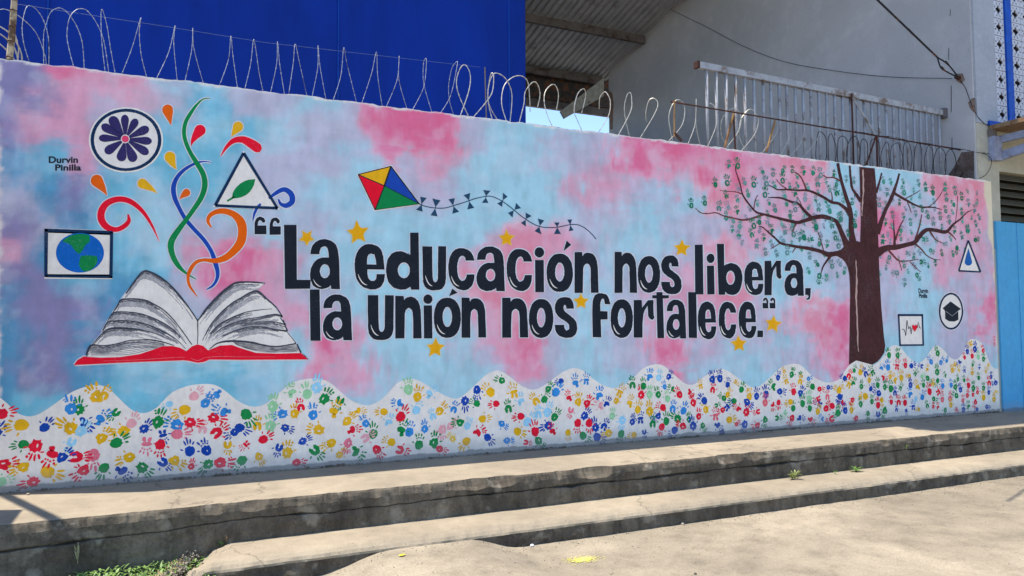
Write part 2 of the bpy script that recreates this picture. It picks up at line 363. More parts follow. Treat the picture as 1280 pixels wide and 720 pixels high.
def blob(cx, cy, rx, ry, n=14, j=.18, rot=0):
    out = []
    for i in range(n):
        a = 2*math.pi*i/n; r = 1+random.uniform(-j, j)
        x, y = rx*r*math.cos(a), ry*r*math.sin(a)
        out.append((cx+x*math.cos(rot)-y*math.sin(rot), cy+x*math.sin(rot)+y*math.cos(rot)))
    return out
def palm(j=.1, n=20, w=.038, h=.041):
    o = []
    for i in range(n):
        a = 2*math.pi*i/n; c, s_ = math.cos(a), math.sin(a); k_ = 1+random.uniform(-j, j)
        x = w*math.copysign(abs(c)**.8, c)*(1 if s_ > 0 else 1-.28*abs(s_)); y = h*math.copysign(abs(s_)**.85, s_)
        if s_ > .5: y += .004*math.cos(x/.038*9.5)
        o.append((x*k_, y*k_))
    return o
def hand_mesh(name, left, style):
    """a child's print, fingers up (+z), metres, in the x-z plane: palm pad with its unprinted hollow, broken finger marks, thumb"""
    v = []; f = []
    def fill(loops):
        fl, t = tri_fill(loops); n = len(v); v.extend([(x, 0, y) for x, y in fl]); f.extend([tuple(i+n for i in q) for q in t])
    s = -1 if left else 1
    if style == 0: fill([palm(.08), blob(.004, -.002, .006, .010, 8, .5)[::-1]])
    elif style == 1: fill([palm(.1)])
    elif style == 2:
        o = []
        for i in range(14): a = math.radians(-62+i*23); o.append((.040*math.cos(a)*random.uniform(.9, 1.1), .042*math.sin(a)*random.uniform(.9, 1.1)))
        for i in range(13, -1, -1): a = math.radians(-62+i*23); o.append((.010*math.cos(a)*random.uniform(.5, 1.3), .013*math.sin(a)*random.uniform(.5, 1.3)))
        fill([o])
    elif style == 3: fill([blob(.0, .022, .034, .016, 12, .2)]); fill([blob(s*.018, -.012, .014, .022, 10, .2, s*.3)]); fill([blob(-s*.018, -.012, .013, .022, 10, .2, -s*.3)])
    elif style == 4: fill([palm(.2), blob(-.006, .002, .007, .013, 7, .4)[::-1]])
    elif style == 6: fill([blob(0, 0, .036, .040, 18, .16), blob(.003, 0, .017, .021, 9, .35)[::-1]])
    else: fill([blob(s*.004, .014, .034, .024, 14, .2)]); fill([blob(-s*.014, -.018, .018, .018, 10, .2)])
    for i, a in enumerate((-26, -9, 8, 25)):
        a = math.radians(a+random.uniform(-3, 3))*s; L = (.098, .112, .108, .092)[i]*random.uniform(.9, 1.1); r0 = random.uniform(.050, .058)
        ranges = [(r0, L)] if random.random() < (.8 if style in (1, 4) else .45) else [(r0, r0+.014), (r0+.019, L)]
        for p, q in ranges:
            m = (p+q)/2; fill([blob(math.sin(a)*m, math.cos(a)*m, .0078*random.uniform(.8, 1.15), (q-p)/2, 8, .15, -a)])
    a = math.radians(68)*s; m = .062
    fill([blob(-math.sin(a)*m, math.cos(a)*m-.004, .0062, .013, 8, .2, a)])
    me = bpy.data.meshes.new(name); me.from_pydata(v, [], f); me.update(); me.materials.append(PM['red']); return me
HM = [hand_mesh('handprint', i % 2 == 0, s) for i, s in enumerate((0, 1, 2, 3, 4, 5, 0, 1, 4, 1, 4, 1, 5, 0, 4, 2))]
HT_ = [hand_mesh('handprint', i % 2 == 0, s) for i, s in enumerate((6, 6, 2, 0, 6, 5, 3))]
hc = {'Y': ((242, 194, 34), (250, 218, 110)), 'G': ((18, 124, 66), (130, 186, 150)), 'R': ((206, 24, 54), (232, 110, 130)), 'B': ((16, 62, 158), (70, 110, 180)),
      'L': ((44, 124, 200), (130, 186, 222)), 'K': ((236, 128, 156), (238, 178, 196))}
HMAT = {}
for k_, (a_, b_) in hc.items(): HMAT[k_] = paint('print_'+k_, a_, var=.22); HMAT[k_.lower()] = paint('print_pale_'+k_, b_, var=.15)
seen = []
def put_hand(x, z, ang, mat, parent, size, k, name='handprint', src=HM):
    o = bpy.data.objects.new(name, random.choice(src)); COL.objects.link(o); o.parent = parent
    o.location = (x, -LAY*(k+random.random()*.8), z); o.rotation_euler = (0, -math.radians(ang-90), 0); o.scale = (size, 1, size)
    o.material_slots[0].link = 'OBJECT'; o.material_slots[0].material = mat
    return o
SC = 1058/213
hz = [(0, 475, "Y135,280,180 G148,400,180 R225,405,260 B275,295,50 G492,185,100 L440,180,100 Y600,105,120 Y645,98,60 B515,262,320 L615,250,45 Y445,300,150 Y630,362,50 Y770,315,190 G720,390,30 l445,385,250 R330,445,250 B385,480,40 R470,478,0 K580,465,270 G648,545,240 R520,560,225 B752,555,310 Y805,480,200 G880,540,320 Y145,540,200 Y295,568,330 R210,630,200 B895,305,60 G980,262,80 B1010,330,280 K912,380,265 R995,400,265 B1010,510,320 R8,210,10 k815,270,60 R20,525,10 l500,320,60"),
 (213, 465, "Y90,235,200 K145,150,40 L215,195,60 L345,250,160 G470,262,300 R285,378,40 K120,315,0 L45,330,160 Y540,338,90 B120,492,95 B225,488,110 Y355,450,270 G235,570,235 R308,562,0 G445,548,220 R575,418,25 B430,345,330 B400,372,210 Y550,525,300 B675,468,255 Y725,505,90 R782,562,0 B710,345,340 Y770,262,90 R810,222,100 g755,133,100 g848,138,90 G952,170,60 Y1010,255,70 L885,268,95 L700,260,190 Y925,360,170 B820,430,30 G895,485,315 Y1000,440,200 g635,215,90 g620,340,90 l910,100,90 K40,385,0 Y25,550,330 K265,285,0 k200,360,80"),
 (426, 450, "Y38,380,50 R62,435,10 L155,395,120 Y268,322,170 L370,268,170 R370,352,50 l295,390,70 l468,312,60 Y475,230,85 l545,215,45 Y612,318,50 l572,352,110 G200,460,85 G372,445,70 L425,448,75 L522,430,100 Y315,510,150 R222,555,300 R365,558,340 G88,565,320 K45,515,260 K152,485,30 G485,528,80 G578,515,80 R612,552,340 Y780,505,220 R845,452,20 B910,480,310 L1030,500,0 L998,395,330 Y878,365,0 G740,388,180 l785,410,60 K630,428,270 G845,270,150 R965,272,180 Y930,200,130 G1000,128,165 G1040,305,100 L700,310,70 g420,185,90 k680,410,50"),
 (639, 440, "Y18,262,100 Y155,308,130 G205,295,50 l60,310,95 l168,390,95 R60,400,180 l100,435,40 Y38,492,330 R148,495,100 B232,455,200 G268,405,50 R258,498,110 G168,550,315 Y352,500,270 L400,200,100 L465,185,85 L275,250,45 R360,290,110 Y415,310,90 R470,320,60 K370,360,250 B452,398,50 R412,440,260 R483,440,270 B525,470,110 B575,465,60 B532,528,330 Y605,502,200 G445,518,320 G682,508,250 Y762,515,180 L545,275,80 B590,325,60 K558,335,140 Y650,305,60 Y672,258,60 Y735,325,80 Y785,358,70 B752,435,85 B802,425,90 L858,158,80 l915,160,80 G752,208,90 G820,212,90 R808,268,100 G912,265,110 G1005,232,150 Y860,370,100 R942,345,150 L1002,355,80 G878,448,90 G962,430,85 R935,465,240 B1015,485,210 R1045,265,120 G1035,415,150 g858,265,90 g970,290,90 g625,400,80 G230,230,60 l225,375,70"),
 (852, 435, "Y118,240,100 B190,195,100 B237,190,90 R192,262,80 R72,340,110 B285,228,70 B140,328,130 Y150,385,110 B280,370,40 R255,385,200 Y285,290,60 G262,312,150 L10,390,60 R8,485,160 G45,445,100 R105,425,90 B72,485,110 G130,480,300 B220,475,320 Y295,445,0 R355,380,150 R402,400,80 G370,258,60 Y420,300,100 B405,335,330 B465,300,90 B522,290,90 R475,395,190 B392,472,250 R470,480,200 G518,445,260 r518,340,90 R565,350,270 R602,338,260 G590,435,0 G572,242,130 B608,270,0 G682,165,70 Y650,210,110 Y735,210,80 R695,272,90 B737,280,60 Y675,335,190 G692,375,90 G750,345,90 g790,320,90 G795,375,90 R685,435,240 B728,435,0 R797,440,320 G812,240,150 R855,255,0 Y845,395,60 B858,350,150 R850,315,200 r905,305,90 Y975,265,150 B985,300,250 R935,360,150 R932,440,200 G970,405,90 B1015,388,80 R1005,345,90 B1012,190,120 R1040,180,80 Y1040,225,60 Y1045,380,80 G325,330,180 r210,430,90 B250,530,270"),
 (1045, 415, "G328,145,100 G382,145,90 Y150,250,60 B185,262,120 G228,255,120 L280,225,30 L322,220,90 R378,218,80 R430,208,90 R78,275,60 B55,290,150 Y335,280,90 Y405,285,90 G490,260,45 Y205,300,90 Y78,330,60 G105,320,60 G157,340,90 G258,330,90 G302,342,90 G340,352,90 G398,350,60 B265,380,160 B365,380,90 B462,330,100 Y508,345,120 G542,330,90 Y600,325,80 L662,335,90 Y182,400,170 R103,420,230 Y20,355,30 B20,400,240 R45,440,180 B57,488,100 Y95,485,90 G152,448,100 G15,505,200 R125,535,250 G198,505,270 R260,455,90 B260,510,270 G222,432,90 Y283,422,270 R342,435,90 R388,440,90 R427,440,90 L460,390,90 R580,370,100 R633,375,30 L535,405,60 G302,488,240 B375,485,90 B435,488,270 Y513,480,180 G567,460,110 R603,465,90 R632,470,90 G678,485,250 r660,420,90 r708,415,90 Y712,455,90 G628,250,100 Y565,235,70 G680,272,120 Y720,240,100 G632,133,120 L590,185,130 L650,190,50 L714,330,90 G740,342,90 B772,360,110 y762,240,90 B797,243,90 Y845,255,90 G795,300,90 R822,332,90 G852,350,90 R815,395,80 r787,425,90 R850,390,90 R878,375,90 R865,435,250 B790,485,90 G822,465,90 B875,480,200 B815,122,90 B862,108,90 R798,158,100 R845,150,80 g882,155,90 G915,170,90 B890,225,90 Y930,247,90 G885,285,90 B962,278,90 G915,350,90 B948,375,90 Y915,408,90 Y980,420,90 B935,465,0 R950,320,90")]
HL = []
for ox, oy, s_ in hz:
    for it in s_.split():
        c = it[0]; u, v_, a_ = (float(t) for t in it[1:].split(','))
        px, py = ox+u/SC, oy+v_/SC
        if ox == 852 and px > 1052 : continue
        if c in 'Kk' and len(HL) % 3: c = 'R' if len(HL) % 2 else 'k'
        p = W(px, py); HL.append((p.x, p.z, a_, c))
print('handprints', len(HL))
for i, (x, z, a_, c) in enumerate(HL[:298]):
    if x < XL+.06: continue
    put_hand(x, z, a_, HMAT[c], band, random.choice((.74, .82, .88, .92, 1.0)), 1.6)
# the many small smudged prints in the gaps between them, too many and too faint to pick apart
gm = {}
occ = [(a, b_) for a, b_, _, _ in HL]; rest = HL[298:]
cand = []
for _ in range(9000):
    x = random.uniform(XL+.08, XR-.06); zt = float(np.interp(x, wvx, wvz)); z = random.uniform(.07, zt-.05)
    if z > zt-.05: continue
    d = min((x-a)**2+(z-b_)**2 for a, b_ in occ)
    if d > (.092 if x > 4 else .108)**2: occ.append((x, z)); cand.append((x, z, random.uniform(0, 360), random.choice('YGRBLYGRBYGRBgyl')))
print('fillers', len(cand))
fm = MB(); fmats = []; mi = []
keys = list(HMAT)
def stuff_prints(lst, parent, name, k, size, cap=140):
    m_ = bpy.data.meshes.new(name); V = []; Fc = []; mi = []
    for x, z, a_, c in lst[:cap]:
        k = 1.4+random.random()*.2; src = random.choice(HM); sz = size*random.uniform(.55, .95); r = math.radians(a_-90); n = len(V)
        for q in src.vertices:
            u, v_ = q.co.x*sz, q.co.z*sz; V.append((x+u*math.cos(r)-v_*math.sin(r), -LAY*k, z+u*math.sin(r)+v_*math.cos(r)))
        for pl in src.polygons: Fc.append(tuple(i+n for i in pl.vertices)); mi.append(keys.index(c))
    m_.from_pydata(V, [], Fc)
    for kk in keys: m_.materials.append(HMAT[kk])
    m_.polygons.foreach_set('material_index', mi); m_.update()
    o = bpy.data.objects.new(name, m_); COL.objects.link(o); o.parent = parent; o['kind'] = 'stuff'; return o
stuff_prints([(a, b_, c, d) for a, b_, c, d in rest]+cand, band, 'small_handprints', 1.6, 1.0, 400)

# ---- painted tree
tree = part_root('painted_tree', wall)
t = Art(2.7)
t.poly([(1074,208.5),(1075,240),(1076,275),(1075,303),(1071,301),(1060,303),(1055,308),(1050,313),(1046,320),(1055,325),(1061,337),(1062.5,360),(1062,400),(1061,456),(1070,450.5),(1080,453),(1090,456),(1099,450.5),(1107,437.5),(1104,415),(1101,380),(1099,340),(1097.5,300),(1095.5,240),(1093,210.5)], sm=1, lim=40)
t.into(tree, PM['brown'])
BR = [[(1068,315,12),(1064,290,8),(1063,265,6),(1057,245,5),(1052,228,4),(1049,215,4),(1047,204,4)],
[(1076,252,5),(1070,243,4),(1065,235,3),(1063,222,3),(1062,207,2.5)],
[(1062,314,13),(1054,296,7),(1048,282,6),(1044,276,5),(1030,271,6),(1018,272,6),(1005,276,5),(996,278,4.5),(982,275,4),(970,272,3.5),(955,268,3),(945,265,2.6),(936,255,2.2),(928,243,2),(925,230,1.6),(920,215,1.2),(919,208,1)],
[(955,268,3),(943,272,2.6),(930,275,2.5),(918,273,2),(905,270,2),(895,266,1.6),(885,267,1.5),(876,266,1.3),(869,260,.9)],
[(928,243,1.5),(920,240,1.3),(908,239,1),(900,238,.8)], [(942,262,1.5),(944,250,1.2),(947,244,1)],
[(1016,274,5),(1005,263,4),(998,255,3.5),(988,252,3),(978,248,2.5),(970,247,2),(960,247,1)],
[(1064,272,6),(1058,262,5),(1048,254.5,4),(1040,253,4),(1030,247,3.6),(1020,242,3.4),(1009,238,3),(997,238,2.6),(984,237,2.4),(972,237,2),(966,234,1.6),(960,231,1.2)],
[(1008,237,2.4),(1003,225,2),(998,218,2),(993,215,1.4)], [(983,236,1.6),(976,231,1.3),(970,224,1)], [(1040,252,2),(1040,245,1.5),(1039,240,1)],
[(1050,226,2.5),(1042,222,2),(1034,222,1.6),(1029,219,1.4)], [(1003,260,1.2),(1000,252,1),(996,246,.9)],
[(996,278,3),(992,285,2.2),(990,292,1.4)],
[(1058,316,12),(1045,317,7),(1035,318,7),(1025,314,5),(1013,311,5),(1000,309,4),(988,307,3.5),(976,304,3),(968,297,2.5),(960,290,2),(953,284,1.5),(948,283,1)],
[(975,304,1.6),(967,309,1.2),(963,311,.9)], [(994,310,1.6),(990,316,1.1)], [(1030,316,1.8),(1027,305,1.5),(1024,295,1.2),(1022,290,1)],
[(1038,320,4),(1032,328,2.6),(1028,335,2),(1026,343,1)],
[(1096,292,9),(1102,275,5.5),(1107,262,5),(1113,250,5),(1117,240,4.6),(1121,228,3.2),(1124,217,2.8)],
[(1117,241,4),(1125,246,3.5),(1134,251,3),(1143,256,2.5),(1152,259,2.5),(1163,259,2),(1170,260,1.5),(1177,262,1)],
[(1132,248,1.5),(1140,244,1.2),(1150,238,1)], [(1160,259,1.5),(1168,253,1.2),(1175,244,1),(1179,236,.8)], [(1134,252,1.5),(1137,260,1.2),(1139,266,.8)],
[(1095,241,4),(1099,228,2.6),(1102,216,2)],
[(1096,316,13),(1108,310,8),(1120,309,7),(1133,306,6),(1143,303,6),(1148,297,6),(1154,290,6),(1160,287,5),(1170,288,5),(1180,290,5),(1185,288,4),(1192,280,3),(1200,274,2),(1208,266,1.5),(1214,263,1)],
[(1118,308,4),(1118,295,2.5),(1117,285,1.5),(1117,275,1)], [(1119,300,3),(1124,285,2),(1129,275,1.5)], [(1117,287,1),(1111,284,.8)], [(1144,300,3),(1149,283,2),(1152,268,1.4)],
[(1185,290,2.6),(1190,294,2),(1195,300,1)], [(1162,289,2.6),(1168,298,2),(1172,301,1.5),(1178,304,1)],
[(1143,304,3),(1151,311,2),(1158,319,1.5),(1167,324,1.2),(1176,325,.8)], [(1110,312,3),(1117,320,2.5),(1124,326,2),(1136,326,1.5),(1148,324,1)],
[(1124,327,1.2),(1127,338,1)], [(1137,327,1.2),(1145,335,1),(1151,340,.8)], [(1194,279,1),(1196,262,.8),(1197,245,.7)]]
for q in BR:
    big = max(p[2] for p in q) > 3.9
    Art((2 if big else 1.5)+random.random()*.6).stroke([(p[0], p[1], p[2]*(.9 if p[2] > 2 else .85)) for p in q], rough=.15).build('branch', PM['brown'] if big else PM['twig'], tree)
h = Art(3.1)
h.stroke([(1078,212,1.6),(1079,232,1.8),(1078,250,1.6),(1077,270,1)], rough=.4); h.stroke([(1069.5,325,1),(1070.5,350,1.8),(1070,372,2.2),(1071,400,1.6),(1072,430,1.4),(1073,440,.6)], rough=.4)
h.build('bark_highlight', PM['trunk_light'], tree)
TL = """864,257 881,254 894,231 909,229 911,208 922,207.5 931,229 942,231 908,246 898.5,261 922,265 956,243.5 958,230 966,218 978,226 990,214 1005,216 994,243 969,263 994,262
1026,219 1022,231 1037,238 1046,242 1042,219 1058,226 1067,228 1065,254 1023,262.5 1037,264 1051,274 1069,282 1020,284 1114,229 1130,241 1149,231 1157,237 1166,241 1109,243 1099,256 1124,255 1107,280 1116,271 1130,272
1145,269 1152.5,263 1138,280 1160,271 1166.5,280 1175,272.5 1183,250 1182,264 1181,237 1194,241 1202,248 1211,256 1202,267 1218,264 1187,277.5 1220,282 1210,289 942,282.5 949,278 965,289 981,290.6 955,299 945.6,308 957,317 971,319 984,316
1020,287 1015,299,180 1000,299 992,293 1005,297 1012,322 1040,283 1050,275 1044,297.5 1034,307.5 1048,307.5 1069,283 1060,294 1024,345,270 1033,344,270 1022,331,130 1040,333 1103,302.5 1126,299 1111.5,322,230 1133,316,0 1154,299,0 1163,313,0
1180,305,0 1177.5,318 1169,326,280 1151,327.5,0 1121,341,180 1130,332.5 1146,344,330 1131,356,90 1202.5,297 1196,310,250 1193,290 1219,300,20 1209,289 1088,470,0""".split()
TL = TL[:-1]
tg = [paint('print_leaf_%d' % i, c, var=.3, grime=False) for i, c in enumerate([(16, 112, 92), (44, 134, 120), (70, 124, 124), (20, 108, 82), (92, 132, 142)])]
for s_ in TL:
    q = [float(a) for a in s_.split(',')]; p = W(q[0], q[1])
    put_hand(p.x, p.z, (q[2] if len(q) > 2 else 100)+random.uniform(-15, 15), random.choice(tg), tree, random.choice((.62, .7, .78, .86)), 3.0, src=HT_)

oc = [tuple(float(v) for v in q.split(',')[:2]) for q in TL]; ex = []
for _ in range(4000):
    px, py = random.uniform(905, 1226), random.uniform(212, 346)
    if ((px-1070)/165)**2+((py-270)/78)**2 > 1 or py < 84+.1241*px+4 or abs(px-1085) < 15 or (px < 1010 and py > 312): continue
    if min((px-a)**2+(py-b_)**2 for a, b_ in oc) > 9.6**2: oc.append((px, py)); p = W(px, py); ex.append((p.x, p.z, random.uniform(60, 140), 'G'))
o = stuff_prints(ex, tree, 'small_leaf_prints', 1.6, .8, 200)
tp = [paint('print_faint_%d' % i, c, var=.3, grime=False) for i, c in enumerate([(84, 146, 146), (60, 132, 122), (110, 140, 160), (40, 122, 104), (120, 130, 156)])]
for i, m0 in enumerate(tp): o.data.materials[i] = m0
o.data.polygons.foreach_set('material_index', [i // 90 % 5 for i in range(len(o.data.polygons))]); print('extra leaves', len(ex))
# ---- lettering
letters = part_root('painted_lettering', wall)
el = lambda cx, cy, rx, ry, n=20: [(cx+rx*math.cos(2*math.pi*i/n), cy+ry*math.sin(2*math.pi*i/n)) for i in range(n)]
def sel(cx, cy, rx, ry, n=28, e=2.5):
    o = []
    for i in range(n):
        a = 2*math.pi*i/n; c, s = math.cos(a), math.sin(a)
        o.append((cx+rx*math.copysign(abs(c)**(2/e), c), cy+ry*math.copysign(abs(s)**(2/e), s)))
    return o
GL = {
'o': [sel(.5,.5,.5,.5,e=2.25), el(.5,.48,.175,.25)],
'n': [[(0,1),(0,0),(.32,0),(.33,.1),(.42,.03),(.6,.01),(.8,.06),(.93,.2),(.97,.4),(1,1),(.68,1),(.67,.42),(.63,.32),(.52,.28),(.42,.31),(.35,.4),(.35,1)]],
'u': [[(0,0),(.41,0),(.42,.7),(.46,.79),(.54,.82),(.62,.79),(.66,.7),(.66,0),(1,0),(1,.75),(.95,.88),(.82,.97),(.65,1),(.35,1),(.14,.95),(.03,.84),(.01,.7)]],
'c': [[(1,.30),(.67,.30),(.65,.22),(.55,.18),(.44,.21),(.37,.3),(.34,.45),(.36,.62),(.42,.73),(.52,.78),(.62,.76),(.69,.7),(.71,.62),(1,.62),(.98,.78),(.88,.92),(.7,1),(.5,1),(.25,.93),(.1,.8),(.02,.62),(0,.45),(.04,.25),(.15,.1),(.33,.01),(.55,0),(.8,.05),(.95,.17)]],
'e': [[(.99,.56),(.42,.56),(.43,.7),(.48,.78),(.58,.82),(.68,.8),(.72,.75),(.73,.66),(1,.66),(.99,.8),(.88,.94),(.7,1),(.5,1),(.25,.94),(.08,.8),(.01,.6),(0,.4),(.05,.22),(.18,.08),(.38,0),(.6,0),(.82,.07),(.93,.2),(.97,.4)], [(.41,.45),(.42,.3),(.46,.23),(.55,.21),(.65,.23),(.69,.3),(.72,.45)]],
'a': [[(.03,.30),(.32,.30),(.34,.2),(.42,.145),(.54,.145),(.61,.2),(.63,.37),(.4,.36),(.2,.42),(.06,.54),(0,.7),(.04,.85),(.15,.96),(.35,1),(.5,.99),(.63,.96),(.69,.92),(.71,1),(1,1),(.97,.5),(.95,.25),(.85,.08),(.6,0),(.35,0),(.13,.08),(.04,.2)], el(.5,.64,.165,.14)],
'd': [[(.73,0),(.98,0),(1,1),(.76,1),(.74,.95),(.6,1),(.4,1),(.2,.96),(.06,.85),(0,.68),(.03,.5),(.15,.37),(.35,.32),(.55,.33),(.73,.40)], el(.54,.66,.18,.14)],
'b': [[(0,0),(.27,0),(.29,.42),(.42,.38),(.6,.37),(.85,.42),(.98,.55),(1,.7),(.93,.88),(.78,.98),(.6,1),(.42,.98),(.33,.93),(.31,.99),(.07,.99)], el(.53,.66,.17,.14)],
'l': [[(0,0),(.93,0),(1,1),(.08,1)]], 'I': [[(0,0),(.95,0),(1,1),(.05,1)]], '.': [[(0,0),(1,0),(1,1),(0,1)]], 'O': [el(.5,.5,.5,.5)],
'L': [[(0,0),(.48,0),(.48,.86),(1,.86),(1,1),(.03,1)]],
's': [[(.85,.29),(.52,.29),(.51,.22),(.46,.19),(.40,.22),(.39,.29),(.45,.36),(.6,.42),(.85,.52),(.97,.63),(1,.8),(.93,.92),(.75,.99),(.5,1),(.25,.97),(.08,.88),(.02,.78),(.02,.68),(.42,.68),(.44,.78),(.52,.82),(.62,.8),(.66,.74),(.62,.66),(.5,.6),(.2,.5),(.05,.4),(0,.27),(.05,.13),(.2,.03),(.45,0),(.65,.02),(.8,.1),(.84,.2)]],
'r': [[(0,0),(.38,0),(.40,.2),(.68,0),(.95,0),(.94,.1),(.95,.40),(1,.47),(.9,.53),(.76,.5),(.68,.42),(.67,.15),(.42,.38),(.42,1),(0,1)]],
'f': [[(0,.25),(.08,.08),(.28,0),(.6,0),(.88,.06),(1,.25),(.68,.25),(.65,.15),(.58,.12),(.48,.15),(.44,.25),(.44,.41),(.84,.41),(.84,.60),(.46,.60),(.49,1),(.03,1)]],
't': [[(.24,0),(.62,0),(.63,.07),(1,.07),(1,.14),(.64,.14),(.72,1),(.30,1),(.26,.14),(0,.14),(0,.07),(.24,.07)]],
',': [[(0,0),(1,0),(1,.7),(.8,.95),(.4,1),(.15,.87),(.5,.83),(.62,.68),(.6,.58),(0,.58)]],
'q': [[(0,1),(0,.38),(.1,.14),(.33,0),(.62,0),(.86,.12),(.92,.24),(.84,.34),(.68,.34),(.58,.22),(.44,.19),(.31,.28),(.28,.50),(1,.50),(1,1)]]}
GL['Q'] = [[(1-x, y) for x, y in GL['q'][0]]]
TXT = """q318,333,271,293 q337,351,272,293.5 L355,388,281,361 a387,425,299,361.5 e443,481,305,362 d482,524,291,362 u528,557.5,308,363 c560,593,310,363 a595,631,308,364 c633,665,311,364 O668,680,309,322 I668.5,680,325,365
o683,716,317,365 n718,748,315,366 n768,796,315,366 o797,825,320,366 s826,852,319,368 l868,879,306,368 O883,893,317,329 I883.5,893,332,368 b896,928,305,369 e930,954,327,369 r955.5,977,326,369 a980,1004.5,325,370 ,1006,1013,360,375
l387,400.5,362,426 a403,440,368,425.5 u459.5,492,369,425 n494,527,370,423 O529,540.5,368,380 I529.5,540.5,382,423 o542,576,372,422.5 n577,607.5,372,422 n627.5,660,372,422 o661,691.5,373.5,422.5 s693,721.5,371,422.5 f740,763,366.5,421.5 o763,791,374,422.5 r792,818,375,422
t815,836,365,422.5 a832.5,857.5,374.5,423 l860,871,365,422.5 e872,895,377,424 c898,920,377,423 e923,945,377,423 .946.5,953.5,413,421.5 Q953,960,372,385.5 Q962,969,372,385.5""".split()
halo = Art(1); hi = Art(3.2)
def letter(loops, nm='letter', hl=False, box=None):
    a = Art(2.2+random.random()*.5); halo.k = 1+random.random()*.9; lp = [smooth_poly(l, 2, 50) for l in loops]
    a.poly(lp[0], lp[1:], jit=.22); a.build(nm, PM['navy_letter'], letters)
    for l in lp: halo.outline(l, 2.7)
for it in TXT:
    g = it[0]; x0, x1, y0, y1 = (float(v) for v in it[1:].split(','))
    mp = lambda u, v: (x0+u*(x1-x0), y0+v*(y1-y0))
    letter([[mp(u, v) for u, v in l] for l in GL[g]])
    if g in 'aeuco' and not (g == 'a' and x0 in (595, 980)):
        hh = [(.12,.66,.3),(.16,.74,1.1),(.24,.83,1.5),(.34,.885,1.2),(.42,.9,.3)] if g != 'a' else [(.12,.8,.3),(.18,.87,1.1),(.28,.93,1.2),(.38,.95,.3)]
        hi.stroke([mp(u, v)+(w_*.9,) for u, v, w_ in hh], n=3)
letter([[(708,301),(714,306),(704,314)]], 'accent'); letter([[(565,360.5),(572,366),(561.5,370)]], 'accent')
halo.into(letters, PM['halo']); hi.build('letter_highlight', PM['white'], letters)

# ---- signatures
def small_text(txt, box, bold=.03):
    c = bpy.data.curves.new('signature', 'FONT'); c.body = txt; c.size = 1; c.offset = bold
    o = bpy.data.objects.new('signature', c); COL.objects.link(o)
    me = bpy.data.meshes.new_from_object(o.evaluated_get(bpy.context.evaluated_depsgraph_get())); bpy.data.objects.remove(o)
    V = [v.co.copy() for v in me.vertices]; mnx = min(v.x for v in V); mxx = max(v.x for v in V); mny = min(v.y for v in V); mxy = max(v.y for v in V)
    for v, q in zip(V, me.vertices):
        q.co = W(box[0]+(v.x-mnx)/(mxx-mnx)*(box[1]-box[0]), box[3]-(v.y-mny)/(mxy-mny)*(box[3]-box[2]), 1.5)
    me.materials.clear(); me.materials.append(PM['black']); me.update()
    o = bpy.data.objects.new('signature', me); COL.objects.link(o); o.parent = wall
small_text('Durvin', (61, 97.5, 195.5, 204)); small_text('Pinilla', (69, 101.5, 205.5, 213.5))
small_text('Durvin', (1148, 1160, 360.5, 366.5)); small_text('Pinilla', (1148.5, 1159, 367, 372.5))

# ---- stars
def star(cx, cy, r, rot=0, ri=.45):
    pts = []
    for i in range(10):
        a = math.radians(-90+rot+36*i); q = r*(1 if i % 2 == 0 else ri)*random.uniform(.93, 1.07); pts.append((cx+q*math.cos(a)*.95, cy+q*math.sin(a)))
    Art(3.0).outline(pts, 2.4).build('star_outline', pm('star_edge', (250, 226, 150)),
        Art(3.3).poly(smooth_poly(pts, 1, 80)).build('painted_star', PM['star'], wall))

for s_ in ((383.5,297,10,180),(447,291,14.5,-6),(633,298,10.5,0),(852,310.5,10.5,2),(726,377,9.5,0),(544,435,12,2),(923,430,10,-3),(966,405,10.5,8)): star(*s_)

# ---- kite
kite = part_root('painted_kite', wall)
KL, KT, KR, KB, KC = (447.5,218.3), (488.6,208), (524,255), (468.8,262.5), (480.3,232.3)
for pts, m_ in (((KL, KT, KC), 'yellow'), ((KL, KC, KB), 'red'), ((KT, KR, KC), 'blue'), ((KC, KR, KB), 'green')):
    Art(2).poly(list(pts), jit=0).build('kite_panel', PM[m_], kite)
a = Art(1); a.outline([KL, KT, KR, KB], 4); a.into(kite, PM['white'])
a = Art(3); a.line([KL, KT], 1.2); a.line([KT, KR], 1.4); a.line([KL, KB], 1); a.line([KB, KR], .6); a.line([KL, KC], 1.2); a.line([KC, KR], .8); a.line([KT, KC], 2); a.line([KC, KB], 1.4); a.build('kite_spar', PM['black'], kite)
Art(1.4).stroke([(524,255),(532,258),(544,260),(556,260),(567,257),(577,254),(586,251),(595,248),(607,245.5),(615,245.7),(625,250),(634,256),(643,263),(650,269),(657,274),(665,279),(674,283),(685,284.5),(697,284),(712,281),(722,281),(731,285),(740,293),(745,299)], 1.1).build('tail_string', PM['bow'], kite)
for (ox, oy), tr in (((435,190), [(722,448,788,460,735,520,735,530,680,578,745,598),(843,465,925,485,875,550,870,565,825,632,895,645),(1005,475,1068,462,1050,535,1055,545,1042,618,1112,598),(1155,432,1222,410,1210,485,1212,495,1193,575,1262,558)]),
                     ((590,220), [(110,140,185,148,140,200,138,215,98,268,162,270),(308,168,355,208,308,240,305,248,252,275,300,308),(440,270,490,322,425,338,415,345,358,368,405,415),(535,365,595,400,540,430,535,440,488,468,538,505),(658,425,722,445,678,498,672,508,625,550,693,583),(820,465,873,465,852,510,852,515,820,580,888,580),(953,437,998,435,983,488,983,492,968,552,1015,543)])):
    for q in tr:
        p = [(ox+q[i]/8, oy+q[i+1]/8) for i in range(0, 12, 2)]
        a = Art(2); a.poly(p[:3]); a.poly(p[3:]); a.line([p[2], p[3]], 1.2); a.build('tail_bow', PM['bow'], kite)

